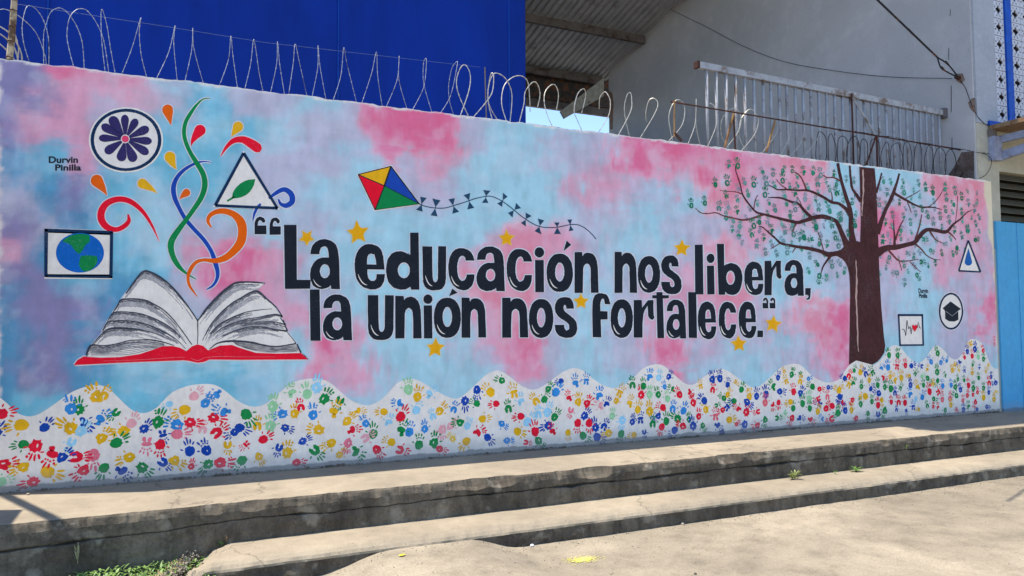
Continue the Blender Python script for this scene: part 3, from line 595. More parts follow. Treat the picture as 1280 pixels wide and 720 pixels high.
# ---- book with swirls
book = part_root('painted_book', wall)
lp = [(179,339),(190,341),(205,350),(220,365),(235,383),(247,401),(247,431),(240,433),(233,438),(225,435),(215,433),(205,433),(190,438),(175,443),(150,447),(125,447),(108,445),(111,436),(115,431),(128,416),(128,413),(134,403),(134,402),(141,392),(141,391),(152,374),(157,367)]
rp = [(247,401),(252,394),(265,378),(280,364),(295,353.5),(310,353),(331,354),(325,358),(316,364),(322,364),(335,375),(346,385),(344,387),(353,395.5),(351,398),(357,406),(355,407),(359,414),(370,429),(376,441),(345,442),(320,441),(303,436),(290,431.5),(275,432),(260,437.5),(254,432),(247,431)]
Art(2).poly(lp).build('page', PM['white'], book); Art(2).poly(rp).build('page', PM['white'], book)
a = Art(1); a.outline(lp, 2.6); a.outline(rp, 2.6); a.into(book, PM['halo'])
lines = [[(157,367,.6),(168,352,2),(179,339.5,2.2),(190,341,2.2),(205,350,2.4),(220,364,2.2),(235,383,1.6),(247,401,1.4)],
[(141,391,.8),(148,380,1.8),(152,374.5,1.8),(165,373.5,1.6),(180,375,1.8),(190,379,1.8),(205,388,1.6),(218,401,1.4),(230,417,1.3),(240,431,1)],
[(134,402,.8),(140,393,1.8),(145,390,1.4),(160,390,1.2),(175,392,1.3),(190,397,1.3),(205,404,1.1),(220,415,1.1),(233,430,.8)],
[(128,413,.8),(135,403,2),(145,401,1.6),(160,401,1.5),(175,403,1.3),(190,408,1.4),(205,415,1.6),(220,424,1),(232,436,.7)],
[(115,431,.8),(128,417,1.8),(137,411,2.2),(150,410,2.2),(165,411,2),(180,413,1.2),(200,419,.9),(218,427,.6)],
[(108,444,1.8),(112,434,3),(117,431,1.6),(130,432,1.3),(145,430,1.4),(160,426,1.3),(175,425,1.4),(190,425,1.6),(205,428,1.6),(218,432,.8)],
[(247,401,1.4),(258,386,2.2),(270,373,3),(282,362,3),(295,353.5,2.2),(310,352.6,1.8),(322,353.2,2),(331,354,.8)],
[(253,426,.6),(262,408,1),(275,392,1.4),(290,379,1.5),(300,373,1.5),(312,366,1.6),(322,364,2.2),(333,373,1.6),(346,385,2)],
[(262,417,.8),(275,405,1.6),(290,397,1.5),(305,391,1.2),(320,388,1),(340,386,.7)], [(264,420,.6),(280,409,1.2),(300,401,1),(320,397,1),(343,393,1.6),(353,396,3)],
[(300,405,.6),(320,402.5,.9),(340,402,1),(350,404,1.6),(357,406,1.6)], [(278,420,.7),(292,414,1.2),(305,410,1.3),(315,408.5,1.4),(330,409,1.2),(345,412,1.6),(359,414,2.4)],
[(262,436,1),(272,429,1.8),(285,426.5,2.4),(300,426.5,2.4),(315,428,2),(328,431,1.8),(342,433,1.5),(355,432,1.3),(370,429.5,2)],
[(346,385,1),(353,396,1.6)], [(350,397,1),(357,406,1.6)], [(354,400,1),(359,414,1.8)], [(359,415,.8),(370,429,1)], [(371,430,1.6),(376,441,2.2)], [(247,401,1.3),(247.3,416,1.1),(246.8,430,.9)]]
a = Art(3)
for q in lines: a.stroke(q, n=5, rough=.12)
a.build('page_line', PM['darkgrey'], book)
# dry brushed grey under each page line, and the stacked page edges
a = Art(2.5); a2 = Art(2.4)
for q in lines[:12]:
    for r_ in range(10):
        a.k = 2.5+random.random()*.4; a2.k = 2.1+random.random()*.4
        dy = 1.5+r_*1.1; i0 = random.uniform(0, .25); i1 = random.uniform(.55, .95)
        c = catmull(q, 6); n_ = len(c); c = c[int(i0*n_):int(i1*n_)]
        if len(c) < 3: continue
        cx = 300 if q[0][0] > 246 and q is not lines[5] else 190
        a_ = a if r_ < 3 else a2
        a_.line([(p[0]+(1.2 if cx == 300 else -.6)*r_*.3, p[1]+dy*(.8 if k_ % 2 else .85)) for k_, p in enumerate(c)], .95, rough=.4)
for i in range(7):
    f = (i+.6)/7.5
    a.stroke([(112+2*f,434+11*f,.7),(135,433+12*f,.7),(160,428+17*f,.5),(185,427+12*f,.6),(205,429+4*f,.4)], n=4, rough=.15)
    a.stroke([(290+6*f,427+4*f,.5),(310,428+9*f,.8),(330,432+9*f,.8),(350,433+8*f,.8),(373,431+9*f,.7)], n=4, rough=.2)
a.build('page_shading', PM['grey'], book); a2.build('page_shading', PM['lightgrey'], book)
cv = [(93,455.5),(97,450),(105,445.5),(108,446),(125,447),(150,446.5),(175,442.5),(190,437.5),(203,433),(215,432.3),(225,434.5),(233,439),(240,433),(247,430.5),(254,432.5),(260,438),(275,432),(290,431.3),(303,436),(320,441),(345,442),(376,441.2),(385,449.3),(300,449.8),(262,449.3),(255,452.5),(247,453.5),(238,451.5),(230,450.3),(160,453),(93,456.3)]
Art(3.2).poly(cv).build('cover', PM['red'], book); Art(1.2).outline(cv, 3).build('cover_outline', PM['halo'], book)
a = Art(4); a.stroke([(130,451,.3),(170,450,.6),(215,447,.6),(232,446.6,.3)], rough=.1); a.stroke([(256,447,.3),(275,445.5,.7),(300,446,.5),(345,446,.3)]); a.stroke([(238,447.5,.4),(247,450.5,.8),(256,447,.4)]); a.build('cover_highlight', pm('pinkish', (226, 110, 130)), book)

swo = {}
def ribbon(q, m_, k=2):
    Art(k-.9).stroke(q, grow=1.3).build('ribbon_outline', PM['halo'], Art(k).stroke(q).build('painted_ribbon', PM[m_], wall))
ribbon([(199,302,.5),(190,282,3),(178,264,5),(163,252,6.5),(148,249,7),(134,254,8),(127,264,9),(127,275,9),(134,284,8),(145,287,6),(155,283,6),(161,276,5),(160,268,2)], 'red')
ribbon([(264,203,.8),(255,202,1.5),(245,204,3),(232,211,4),(222,221,5),(217,233,6),(218,246,6),(224,260,5),(232,274,5),(243,287,5),(255,300,5),(264,314,5),(269,328,6),(272,340,5),(271,349,4),(266,357,3),(258,362,1)], 'blue', 2.1)
ribbon([(262,123,.8),(254,124,1.5),(246,131,3),(238,142,4.5),(232,153,5),(230,165,5),(232,177,5),(238,191,5),(246,204,6),(254,218,6.5),(256,232,7),(252,246,6.5),(244,259,6),(234,273,5.5),(222,289,7),(214,303,8),(215,317,7),(222,331,6),(232,341,3),(245,349,1)], 'green', 2.4)
ribbon([(264,284,2),(260,277,4),(262,270,5),(270,265,6),(280,264,7),(292,268,8),(301,278,11),(303,291,11),(300,304,11),(290,316,9),(280,323,8),(268,326,6),(255,325,4),(245,328,4.5),(238,337,5),(235,347,4),(237,357,3.5),(243,366,2),(247,371,.8)], 'orange', 2.8)
ribbon([(316,276,1),(318,267,3),(322,259,3.4),(326,255,3)], 'blue', 2.0); ribbon([(336,248,3),(347,240,5),(356,237,6),(364,243,7),(365,252,7),(358,257,6),(351,255,4),(348,249,2)], 'blue', 2.0)
ribbon([(276,195,1),(283,184,4),(292,176,6.5),(303,174.5,8.5),(312,178.5,11),(319,183,12),(323,186,11),(326,188,5)], 'red')
def drop(cx, cy, r, tx, ty, m_, bend=0, parent=None, k=2, hal=True):
    d = math.atan2(ty-cy, tx-cx); L = math.hypot(tx-cx, ty-cy); pts = []
    nx, ny = -math.sin(d), math.cos(d)
    for i in range(17):
        a = d+math.radians(75+210*i/16); pts.append((cx+r*math.cos(a), cy+r*math.sin(a)))
    mid = lambda s: (cx+(tx-cx)*.62+nx*(s*r*.42+bend), cy+(ty-cy)*.62+ny*(s*r*.42+bend))
    pts = pts+[mid(-1), (tx, ty), mid(1)]
    o = Art(k).poly(smooth_poly(pts, 1, 60)).build('drop', PM[m_], parent or wall)
    if hal: Art(k-.9).outline(pts, 2.6).build('drop_outline', PM['halo'], o); o.name = 'painted_drop'
drop(209.5,137.5,6.8,214,157,'orange'); drop(212.5,196.5,6.8,221,212,'yellow',1); drop(250,163,7,238.5,183,'red',2); drop(297.5,158.5,6.4,289,171,'yellow')
drop(121,226,7.6,134,245,'orange',-1); drop(178,229.5,6.2,197,242,'yellow',-1); drop(233,241,4.8,224,249.5,'orange',.5)

# ---- framed emblems
def emblem(name): return part_root(name, wall)
em = emblem('flower_emblem'); cx, cy = 157.5, 175
Art(1).ell(cx, cy, 46.5, 41).into(em, PM['white'])
Art(2).ell(cx, cy, 44.3, 39, hole=(40, 35.3)).build('emblem_ring', PM['navy_ring'], em)
c0 = (90+533/8, 120+430/8)
for tx, ty, wd in ((528,184,42),(650,228,42),(772,318,46),(803,455,42),(768,580,44),(625,662,52),(485,657,52),(328,570,48),(265,420,40),(293,290,46),(385,205,54)):
    tx, ty = 90+tx/8, 120+ty/8; d = math.atan2(ty-c0[1], tx-c0[0]); L = math.hypot(tx-c0[0], ty-c0[1]); hw = wd/8
    loc = [(5.5,-1.5),(L*.55,-hw*.75),(L*.78,-hw),(L*.93,-hw*.72),(L,0),(L*.93,hw*.72),(L*.78,hw),(L*.55,hw*.75),(5.5,1.5)]
    Art(2.4).poly(smooth_poly([(c0[0]+u*math.cos(d)-v*math.sin(d), c0[1]+u*math.sin(d)+v*math.cos(d)) for u, v in loc], 2, 70), jit=.06).build('petal', PM['purple'], em)
Art(2.6).ell(c0[0], c0[1], 5.6, 5.2, 10).build('flower_centre', PM['white'], em); Art(3).ell(c0[0], c0[1], 4.7, 4.4, 8).build('flower_centre', PM['pink'], em)
em = emblem('leaf_emblem'); T = [(304.5,191.5),(269,257),(347,260.5)]
a = Art(1.2); a.poly(T); a.outline(T, 7); a.into(em, PM['white'])
a = Art(3); [a.line([T[i], T[(i+1) % 3]], 3.4, rough=.35) for i in range(3)]; a.build('emblem_frame', PM['navy_ring'], em)
a = Art(2.4); a.poly([(319,224),(308,225),(298,231),(291,240),(290,248),(300,247.5),(311,242),(317,233)], sm=1, lim=60); a.line([(293,246),(284,251.5)], 2.4); a.build('leaf', PM['green'], em)
em = emblem('globe_emblem'); Q = [(58,288),(139.5,291),(138.5,346),(57.5,345.5)]
a = Art(1.2); a.poly(Q); a.outline(Q+[Q[0]], 7); a.into(em, PM['white'])
a = Art(3); a.line([(56,287.5),(141,290.3)], 3.4, rough=.3); a.line([(139.5,290),(138.8,347.5)], 3.6, rough=.3); a.line([(140.5,346.6),(56.5,345.2)], 3, rough=.4); a.line([(58,286.5),(57.5,346)], 4.4, rough=.3); a.build('emblem_frame', PM['navy_ring'], em)
Art(2).ell(100, 316, 30, 24.8).build('globe_sea', pm('sea', (10, 88, 178)), em)
a = Art(2.5); a.poly([(78,302),(84,296.5),(93,293),(103,292),(112,294.5),(112.5,302),(106,307),(103,314),(99,317.5),(93,313),(88,305)], sm=1); a.poly([(101,320),(109,319),(121.5,320.5),(122,328),(117,335),(110,339.5),(103,339),(98,331)], sm=1); a.build('globe_land', PM['green'], em)
em = emblem('water_emblem'); T = [(1210,300.5),(1198,338.5),(1225.5,340)]
a = Art(1.2); a.poly(T); a.outline(T, 3.5); a.into(em, PM['white'])
a = Art(3); [a.line([T[i], T[(i+1) % 3]], 1.9, rough=.15) for i in range(3)]; a.build('emblem_frame', PM['navy_ring'], em)
drop(1210.2,327.5,4.6,1210.3,310,'drop',0,em,2.4,False)
em = emblem('heartbeat_emblem'); Q = [(1123,394),(1152.5,394),(1153.5,431),(1124.5,431)]
Art(1.2).poly(Q).into(em, PM['white'])
a = Art(3); a.line([(1122,394),(1153.5,394)], 2.6, rough=.2); a.line([(1152.5,393),(1153.8,432)], 2, rough=.15); a.line([(1154,431.2),(1124,431.4)], 2.2, rough=.2); a.line([(1123,393),(1124.8,432)], 1.8, rough=.15); a.build('emblem_frame', PM['navy_ring'], em)
a = Art(3); a.line([(1040+x/8, 380+y/8) for x, y in ((700,250),(720,258),(735,318),(748,162),(765,250),(778,222),(790,302),(797,238))], .9); a.line([(1040+x/8, 380+y/8) for x, y in ((850,240),(862,176),(872,235),(884,242))], .9); a.build('pulse_line', PM['black'], em)
a = Art(3.4); a.poly([(1143,414.8),(1139.8,409.5),(1139.6,407),(1141,405.8),(1142.9,407.4),(1144.6,405.8),(1146.4,407),(1146,410)], sm=1, lim=60); a.build('heart', PM['red'], em)
em = emblem('graduation_emblem')
Art(1.2).ell(1188.5,389,16,24).into(em, PM['white']); Art(2.4).ell(1188.5,389,15.3,23.2, hole=(13.2,20.8)).build('emblem_ring', PM['navy_ring'], em)
a = Art(2.4); a.poly([(1188,376.8),(1201,386.2),(1197.5,388.5),(1197.8,399.5),(1193,402),(1186,401.5),(1181.2,398.5),(1181,388.5),(1178,385.3)]); a.build('graduation_cap', PM['black'], em)
Art(3).line([(1182.5,389.5),(1190,395),(1197.4,388.6)], .6).build('cap_edge', PM['lightgrey'], em)
a = Art(2)
for y in (421, 424.5, 428.5, 431): a.line([(1241.5,y),(1244,y+.6)], .9)
a.build('red_brush_mark', PM['red'], wall)

# ------------------------------------------------------------------ ground
nz_ = lambda x, y, z=0: noise.noise(Vector((x, y, z)))
def fr(x, y, z=0, o=4): return sum(noise.noise(Vector((x*2**i, y*2**i, z)))*.5**i for i in range(o))
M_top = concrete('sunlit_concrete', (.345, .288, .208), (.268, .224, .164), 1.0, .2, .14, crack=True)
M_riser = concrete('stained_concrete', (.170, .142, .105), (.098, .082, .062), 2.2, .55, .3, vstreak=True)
M_road = concrete('road_concrete', (.345, .292, .214), (.235, .200, .148), .7, .38, .3, crack=False)
def sweep(name, xs_, prof, mats, split, kind='structure', parent=None):
    """prof(x) -> list of (x,y,z); faces in rows below 'split' get the second material"""
    R = [prof(x) for x in xs_]; n = len(R[0]); V = [p for r in R for p in r]; Fc = []; mi = []
    for i in range(len(R)-1):
        for j in range(n-1):
            Fc.append((i*n+j, i*n+j+1, (i+1)*n+j+1, (i+1)*n+j)); mi.append(0 if j < split else 1)
    o = mk(name, V, Fc, mats[0], parent, False); o.data.materials.append(mats[1]); o.data.polygons.foreach_set('material_index', mi)
    if kind: o['kind'] = kind
    return o
def plat(x):
    c = max(0, fr(x*1.9, 4.2)-.1)*.13+max(0, fr(x*9, 8.2)-.1)*.04+abs(fr(x*30, 2.2))*.008
    zc = -.112-.035*max(0, min(1, (.6-x)/1.6))+.016*fr(x*1.3, 1.1)+.006*fr(x*9, 2.2)
    cw = .0022+.018*max(0, .10+fr(x*2.3, 6.6)); cd_ = .012+.05*max(0, .15+fr(x*2.3, 6.6))
    g = lambda z: .006*fr(x*6, z*9, 3)+.004*fr(x*25, z*30, 5)
    r = [(x, .3, 0), (x, -.02, 0), (x, -.25, 0), (x, -.5, .001*fr(x*3, 1)), (x, -.7, 0), (x, -.82, 0), (x, -.87+c*.4, -.001), (x, -.915+c*.9, -.003)]
    r += [(x, -.925+c*.8+g(0)*.4, -.014-c*.35), (x, -.93+c*.45+g(.1)*.5, -.028-c*.6), (x, -.935+g(-.05), -.05-c*.5), (x, -.935+g(-.08), -.078)]
    r += [(x, -.935+g(zc), zc+cw+.006), (x, -.93+g(zc), zc+cw), (x, -.935+cd_, zc+cw*.4), (x, -.935+cd_, zc-cw*.4), (x, -.938+g(zc), zc-cw)]
    for z in (-.15, -.175, -.2, -.225, -.25, -.29, -.34, -.5): r.append((x, -.94+g(z)*1.3, min(z, zc-cw-.004) if z > -.17 else z))
    return r
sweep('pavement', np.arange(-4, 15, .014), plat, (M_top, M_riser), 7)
def step(s):
    def pr(y, z, nj=.01):
        e = max(0, 1-s/.22); x = .17+(y+.935)*.36+s+.03*fr(y*12, z*9, s*4)*e
        dz = -.13*e*e+.045*e*fr(s*22, y*22, 1); yy = y+nj*fr(x*7, z*14, 2)+.03*e*fr(s*25, z*25, 4)
        return (x, yy, z+dz)
    cy = .012*fr(s*2.3, 3.3)+.008*fr(s*13, 1.7)
    r = [pr(y, -.235+.002*fr(s*5, y*9), 0) for y in (-.93, -.98, -1.04, -1.1, -1.16, -1.22, -1.26)]
    r += [pr(-1.285+cy, -.241, .008), pr(-1.315+cy, -.255, .012), pr(-1.334+cy*.6, -.272, .01), pr(-1.338, -.285), pr(-1.338, -.30), pr(-1.338, -.32), pr(-1.34, -.345), pr(-1.34, -.38), pr(-1.345, -.42), pr(-1.35, -.62)]
    return r
ss = np.concatenate([np.arange(0, .4, .01), np.arange(.4, 14.6, .018)])
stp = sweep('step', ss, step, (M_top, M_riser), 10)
# broken left end closing face
e_ = step(0.0); V = list(e_)+[(p[0]-.06+.03*nz_(p[1]*30, p[2]*30), p[1]-.01, -.62) for p in e_]
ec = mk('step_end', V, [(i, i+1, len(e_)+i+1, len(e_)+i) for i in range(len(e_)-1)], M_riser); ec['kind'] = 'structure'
sm = lambda a, b_, x: (lambda t: t*t*(3-2*t))(max(0, min(1, (x-a)/(b_-a))))
def road_z(x, y):
    ap = .092*sm(.78, 1.25, x+.10*(y+1.33)+.06*fr(y*5, 2))*(1-sm(1.72, 2.12, x+.1*fr(y*3, 5)))*(1-.5*sm(1.6, 3.2, -y))
    left = -.06*(1-sm(.2, .95, x))*(1-sm(1.8, 3.0, -y))
    return -.374+ap+left+.006*fr(x*1.2, y*1.2)+.0018*fr(x*9, y*9)
rx_ = np.concatenate([[-60, -30, -15, -8], np.arange(-4, 15, .06), [20, 35, 70]]); ry_ = np.concatenate([np.arange(-1.30, -7, -.05), [-9, -12, -20, -40, -70]])
V = [(x, y, road_z(x, y)) for y in ry_ for x in rx_]; n_ = len(rx_)
rd = mk('road', V, [(j*n_+i, j*n_+i+1, (j+1)*n_+i+1, (j+1)*n_+i) for j in range(len(ry_)-1) for i in range(n_-1)], M_road, None, True); rd['kind'] = 'structure'
m, n, b_ = new_mat('soil'); ps = nd(n, 'ShaderNodeNewGeometry').outputs['Position']
n.links.new(mix(n, 'MIX', ramp(n, noise_nd(n, ps, 6, 6), [(.3, 0), (.7, 1)]), (.10, .075, .05), (.20, .16, .11)), b_.inputs['Base Color']); b_.inputs['Roughness'].default_value = 1
bump(n, b_, noise_nd(n, ps, 40, 6), .8, .02); M_soil = m
vg = [(x, y, -.37+.02*fr(x*6, y*6)+.03*sm(-1.15, -.95, y)) for y in np.arange(-1.5, -.9, .03) for x in np.arange(-4, .62, .04)]
nxg = len(np.arange(-4, .62, .04)); nyg = len(np.arange(-1.5, -.9, .03))
so_ = mk('soil_strip', vg, [(j*nxg+i, j*nxg+i+1, (j+1)*nxg+i+1, (j+1)*nxg+i) for j in range(nyg-1) for i in range(nxg-1)], M_soil); so_['kind'] = 'structure'
g_ = mk('ground', [(-400, -400, -.7), (400, -400, -.7), (400, 400, -.7), (-400, 400, -.7)], [(0, 1, 2, 3)], M_soil); g_['kind'] = 'structure'
M_floor = concrete('court_floor', (.32, .31, .30), (.26, .25, .24), .6, .2)
cf = mk('court_floor', [(-30, .31, -.01), (30, .31, -.01), (30, 40, -.01), (-30, 40, -.01), (-30,.31,-.69), (30,.31,-.69)], [(0, 1, 2, 3), (4, 5, 1, 0)], M_floor); cf['kind'] = 'structure'
dl = MB()
for _ in range(2600):
    x = random.uniform(-1.0, 9.2); y = -abs(random.gauss(0, .022))-.002; s_ = random.uniform(.002, .009)*(1.3 if fr(x*1.5, 7) > .1 else .7)
    c_ = Vector((x, y, random.uniform(0, .012))); dl.add([c_+Vector((s_, 0, 0)), c_+Vector((-s_*.6, s_*.8, 0)), c_+Vector((-s_*.6, -s_*.8, 0)), c_+Vector((0, 0, s_))], [(0, 1, 3), (1, 2, 3), (2, 0, 3)])
tag(dl.build('wall_foot_grit', M_soil), 'dirt and grit gathered in the joint at the foot of the mural wall', 'dirt', kind='stuff')
# yellow paint splash on the road
yel, n, b_ = new_mat('yellow_splash'); ps = nd(n, 'ShaderNodeNewGeometry').outputs['Position']; b_.inputs['Roughness'].default_value = .8
n.links.new(mix(n, 'MIX', ramp(n, noise_nd(n, ps, 55, 8, .8), [(.40, 0), (.56, 1)]), (.34, .29, .20), (.66, .60, .05)), b_.inputs['Base Color'])
sp = MB(); c0 = P(728, 700, 2, -.374)
def gpoly(mb, cx, cy, pts):
    f, t_ = tri_fill([pts]); mb.add([(cx+x, cy+y, road_z(cx+x, cy+y)+.004) for x, y in f], t_)
gpoly(sp, c0.x, c0.y, blob(0, 0, .07, .034, 60, .25, .2))
for _ in range(420):
    a = random.uniform(0, 6.28); r = .05+abs(random.gauss(0, .04)); gpoly(sp, c0.x, c0.y, blob(r*math.cos(a)*1.1, r*math.sin(a)*.6, random.uniform(.001, .006), random.uniform(.001, .004), 5, .3))
tag(sp.build('yellow_paint_splash', yel), 'bright yellow paint splash on the sunlit concrete road', 'paint mark', kind='stuff')

# ------------------------------------------------------------------ grass and small plants
def leafmat(name, c1, c2):
    m, n, b_ = new_mat(name); ps = nd(n, 'ShaderNodeNewGeometry').outputs['Position']
    n.links.new(mix(n, 'MIX', ramp(n, noise_nd(n, ps, 25, 3), [(.35, 0), (.65, 1)]), c1, c2), b_.inputs['Base Color'])
    b_.inputs['Roughness'].default_value = .55; b_.inputs['Transmission Weight'].default_value = 0; return m
M_gr = leafmat('grass_leaf', (.07, .16, .03), (.19, .30, .06)); M_dry = leafmat('dry_leaf', (.22, .12, .07), (.34, .26, .13))
def leaf(mb, p, d, L, wd, bend=.5):
    d = Vector(d).normalized(); s = d.cross(Vector((0, 0, 1)));
    if s.length < .05: s = Vector((1, 0, 0))
    s.normalize(); pts = []
    for i, (t_, ww) in enumerate(((0, .25), (.35, 1), (.7, .8), (1, .02))):
        c = p+d*L*t_+Vector((0, 0, -bend*L*t_*t_)); pts += [c+s*wd*ww/2, c-s*wd*ww/2]
    mb.add(pts, [(0, 1, 3, 2), (2, 3, 5, 4), (4, 5, 7, 6)])
gmb = MB()
for _ in range(2600):
    x = random.uniform(-.62, .24); lim = -.98 if x < .2 else -1.0
    y = random.uniform(-1.42, lim+.03)
    if fr(x*4, y*4, 9) < -.28: continue
    hgt = random.uniform(.0, .075)*(1.0 if x > -.45 else .6); p = Vector((x, y, -.365+hgt)); a = random.uniform(0, 6.28)
    leaf(gmb, p, (math.cos(a), math.sin(a)*.8-.2, random.uniform(.2, 1.3)), random.uniform(.025, .062), random.uniform(.007, .016), random.uniform(.1, .6))
tag(gmb.build('grass', M_gr), 'low green weeds and grass at the foot of the stained riser', 'grass', kind='stuff')
def plant(px, py, plane, size, label, mat=None, nl=26, spread=1.0, tall=1.0, stem=True):
    base = P(px, py, *plane); root = empty('weed_plant', label, 'plant', 'weeds growing in the joints of the steps'); root.location = base
    mb = MB()
    for _ in range(nl):
        a = random.uniform(0, 6.28); r = random.uniform(0, .3)*size
        leaf(mb, Vector((r*math.cos(a), r*math.sin(a)*.4, random.uniform(0, .5)*size*tall)), (math.cos(a)*spread, math.sin(a)*spread*.6-.1, random.uniform(.3, 1.4)*tall), size*random.uniform(.4, .9), size*.14, .25)
    mb.build('foliage', mat or M_gr, root)
    if stem:
        s_ = MB(); s_.tube([(0, 0, -.02), (.1*size, 0, size*.4*tall), (0, -.02*size, size*.8*tall)], .03*size, 5); s_.build('stem', mat or M_gr, root)
plant(993, 599, (2, -.235), .085, 'bushy yellow green weed growing where step meets riser, left of two', leafmat('weed_yellow', (.20, .24, .06), (.3, .34, .1)), 40)
plant(1070, 589.5, (2, -.235), .085, 'small bright green weed sprawling at the riser, right of two', None, 34, 1.4, .7)
plant(1044, 592.5, (2, -.235), .04, 'tiny seedling on the step between two larger weeds', None, 12)
plant(1133, 560, (1, -.94), .04, 'tiny sprig sprouting from the broken pavement edge', None, 12)
plant(97, 700, (1, -.96), .06, 'thin pale dry weed standing against the riser above the grass', leafmat('pale_weed', (.2, .22, .12), (.32, .3, .2)), 16, .3, 2.0)
plant(276, 684, (1, -.95), .05, 'small green weed at the back corner of the broken step end', None, 22)
plant(283, 678, (1, -.95), .035, 'tiny brownish sprig beside the broken step end', M_dry, 12, .5, 1.5)
for i, (x_, y_) in enumerate(((.25, -1.02), (.22, -1.10), (.19, -1.18), (.16, -1.26))): pass
dm = MB()
for _ in range(240):
    t_ = random.random(); x = .17-.17*t_+random.gauss(0, .02); y = -.95-.36*t_; a = random.uniform(0, 6.28)
    leaf(dm, Vector((x-.05, y, -.33+.05*random.random())), (math.cos(a), math.sin(a), random.uniform(.3, 1.5)), random.uniform(.015, .04), .006, .3)
tag(dm.build('dry_weeds', M_dry), 'reddish brown dry weeds along the broken end of the step', 'weeds', kind='stuff')

# rubble, pebbles, litter
def rock(name, p, s, mat, label, cat, group=None, flat=.6):
    bm = bmesh.new(); bmesh.ops.create_icosphere(bm, subdivisions=2, radius=1)
    sd_ = random.uniform(0, 99)
    for v in bm.verts:
        k_ = 1+.35*noise.noise(v.co*1.3+Vector((sd_, 0, 0))); v.co = Vector((v.co.x*k_*s, v.co.y*k_*s*.8, v.co.z*k_*s*flat))
    me = bpy.data.meshes.new(name); bm.to_mesh(me); bm.free(); me.materials.append(mat)
    o = bpy.data.objects.new(name, me); COL.objects.link(o); o.location = p; o.rotation_euler = (0, 0, random.uniform(0, 6)); tag(o, label, cat, 'pebbles scattered along the steps and road'); return o
M_stone = concrete('pebble', (.36, .31, .25), (.25, .22, .18), 8, .3); M_dark = concrete('dark_pebble', (.12, .11, .1), (.07, .065, .06), 8, .3)
M_white = concrete('pale_pebble', (.7, .72, .75), (.55, .56, .58), 8, .2)
gp = lambda px, py, z=-.37: P(px, py, 2, z)
def onroad(px, py, up=.004):
    p = gp(px, py)
    for _ in range(4): p = P(px, py, 2, road_z(p.x, p.y)+up)
    return p
rock('pebble', onroad(665, 682), .018, M_white, 'white pebble lying at the foot of the lower step', 'stone')
rock('pebble', onroad(853, 655), .016, M_stone, 'pale grey stone chip against the lower riser', 'stone')
rock('pebble', onroad(379, 712), .012, M_white, 'small white pebble near the broken edge of the road apron', 'stone')
rock('pebble', onroad(869, 717), .010, M_dark, 'dark pebble on the road near the bottom edge', 'stone')
rock('pebble', onroad(772, 666), .008, M_stone, 'tiny grey stone near the lower riser, left of the stone chip', 'stone')
rock('pebble', P(35, 617.5, 2, .006), .010, M_stone, 'pale crumb of render on the pavement at the wall foot', 'stone')
rock('pebble', P(1269, 560, 2, -.23), .014, M_white, 'white pebble on the lower step near the right edge', 'stone')
rm_ = MB()
for _ in range(150):
    t_ = random.random(); s_ = random.uniform(.003, .011); x = .16-.15*t_+random.gauss(0, .03); y = -.94-.38*t_; z = -.30+.05*random.random()
    o_ = [Vector((x, y, z))+Vector((random.uniform(-1, 1), random.uniform(-1, 1), random.uniform(-1, 1))).normalized()*s_ for _ in range(6)]
    rm_.add(o_, [(0, 1, 2), (0, 2, 3), (0, 3, 1), (4, 1, 2), (4, 2, 3), (5, 3, 1), (5, 0, 4)])
tag(rm_.build('rubble', M_stone), 'crumbled concrete rubble at the broken step end', 'rubble', kind='stuff')
gr_ = MB()
for _ in range(1500):
    x = random.uniform(-.5, 12); y = -1.36-abs(random.gauss(0, 1))*random.choice((.05, .4, 2.2)); s_ = random.uniform(.0012, .005); z = road_z(x, y)+s_*.4
    c_ = Vector((x, y, z)); gr_.add([c_+Vector((s_, 0, 0)), c_+Vector((-s_*.6, s_*.8, 0)), c_+Vector((-s_*.6, -s_*.8, 0)), c_+Vector((0, 0, s_))], [(0, 1, 3), (1, 2, 3), (2, 0, 3)])
tag(gr_.build('grit', M_dark), 'fine dark grit scattered on the road', 'grit', kind='stuff')
yl2, n, b_ = new_mat('yellow_leaf'); b_.inputs['Base Color'].default_value = (.62, .55, .03, 1)
p = onroad(503, 694, .006); lf = MB(); leaf(lf, Vector((-.022, 0, 0)), (1, .2, .15), .046, .03, .1)
o = lf.build('fallen_leaf', yl2); o.location = p; tag(o, 'small yellow leaf lying on the road apron', 'leaf')

# ------------------------------------------------------------------ blue sheet wall behind
M_blue = metal('blue_sheet', (0, 46, 142), .0, .6, 0, scale=1.2); M_seam = metal('blue_seam', (10, 70, 170), 0, .4)
bw = empty('blue_sheet_wall', 'tall plain deep blue sheet metal wall behind the mural, upper left', 'wall')
edges = [-6.0, -3.6, -1.2, 1.77, 4.02, 4.27]
for i in range(5):
    x0, x1 = edges[i]+.004, edges[i+1]-.004; m_ = MB(); nn = max(2, int((x1-x0)/.1)); vs = []
    for j in range(nn+1):
        x = x0+(x1-x0)*j/nn; yy = 3.0+.004*math.sin(j*1.7+i)
        vs += [(x, yy, 0), (x, yy, 6.6)]
    m_.add(vs, [(2*j, 2*j+2, 2*j+3, 2*j+1) for j in range(nn)]); m_.add([(x0, 3.08, 0), (x1, 3.08, 0), (x1, 3.08, 6.6), (x0, 3.08, 6.6)], [(3, 2, 1, 0)])
    if i == 4: m_.add([(x1, 3, 0), (x1, 3.08, 0), (x1, 3.08, 6.6), (x1, 3, 6.6)], [(0, 1, 2, 3)])
    m_.build('panel', M_blue, bw)
m_ = MB(); m_.box((-6, 3, 0), (-5.95, 9, 6.6)); m_.build('added_side_panel', M_blue, bw)  # unseen side wall, added to keep light off the gable
for x in edges[1:-1]:
    m_ = MB(); m_.box((x-.006, 2.988, 0), (x+.006, 3.01, 6.6)); m_.build('seam_strip', M_seam, bw)

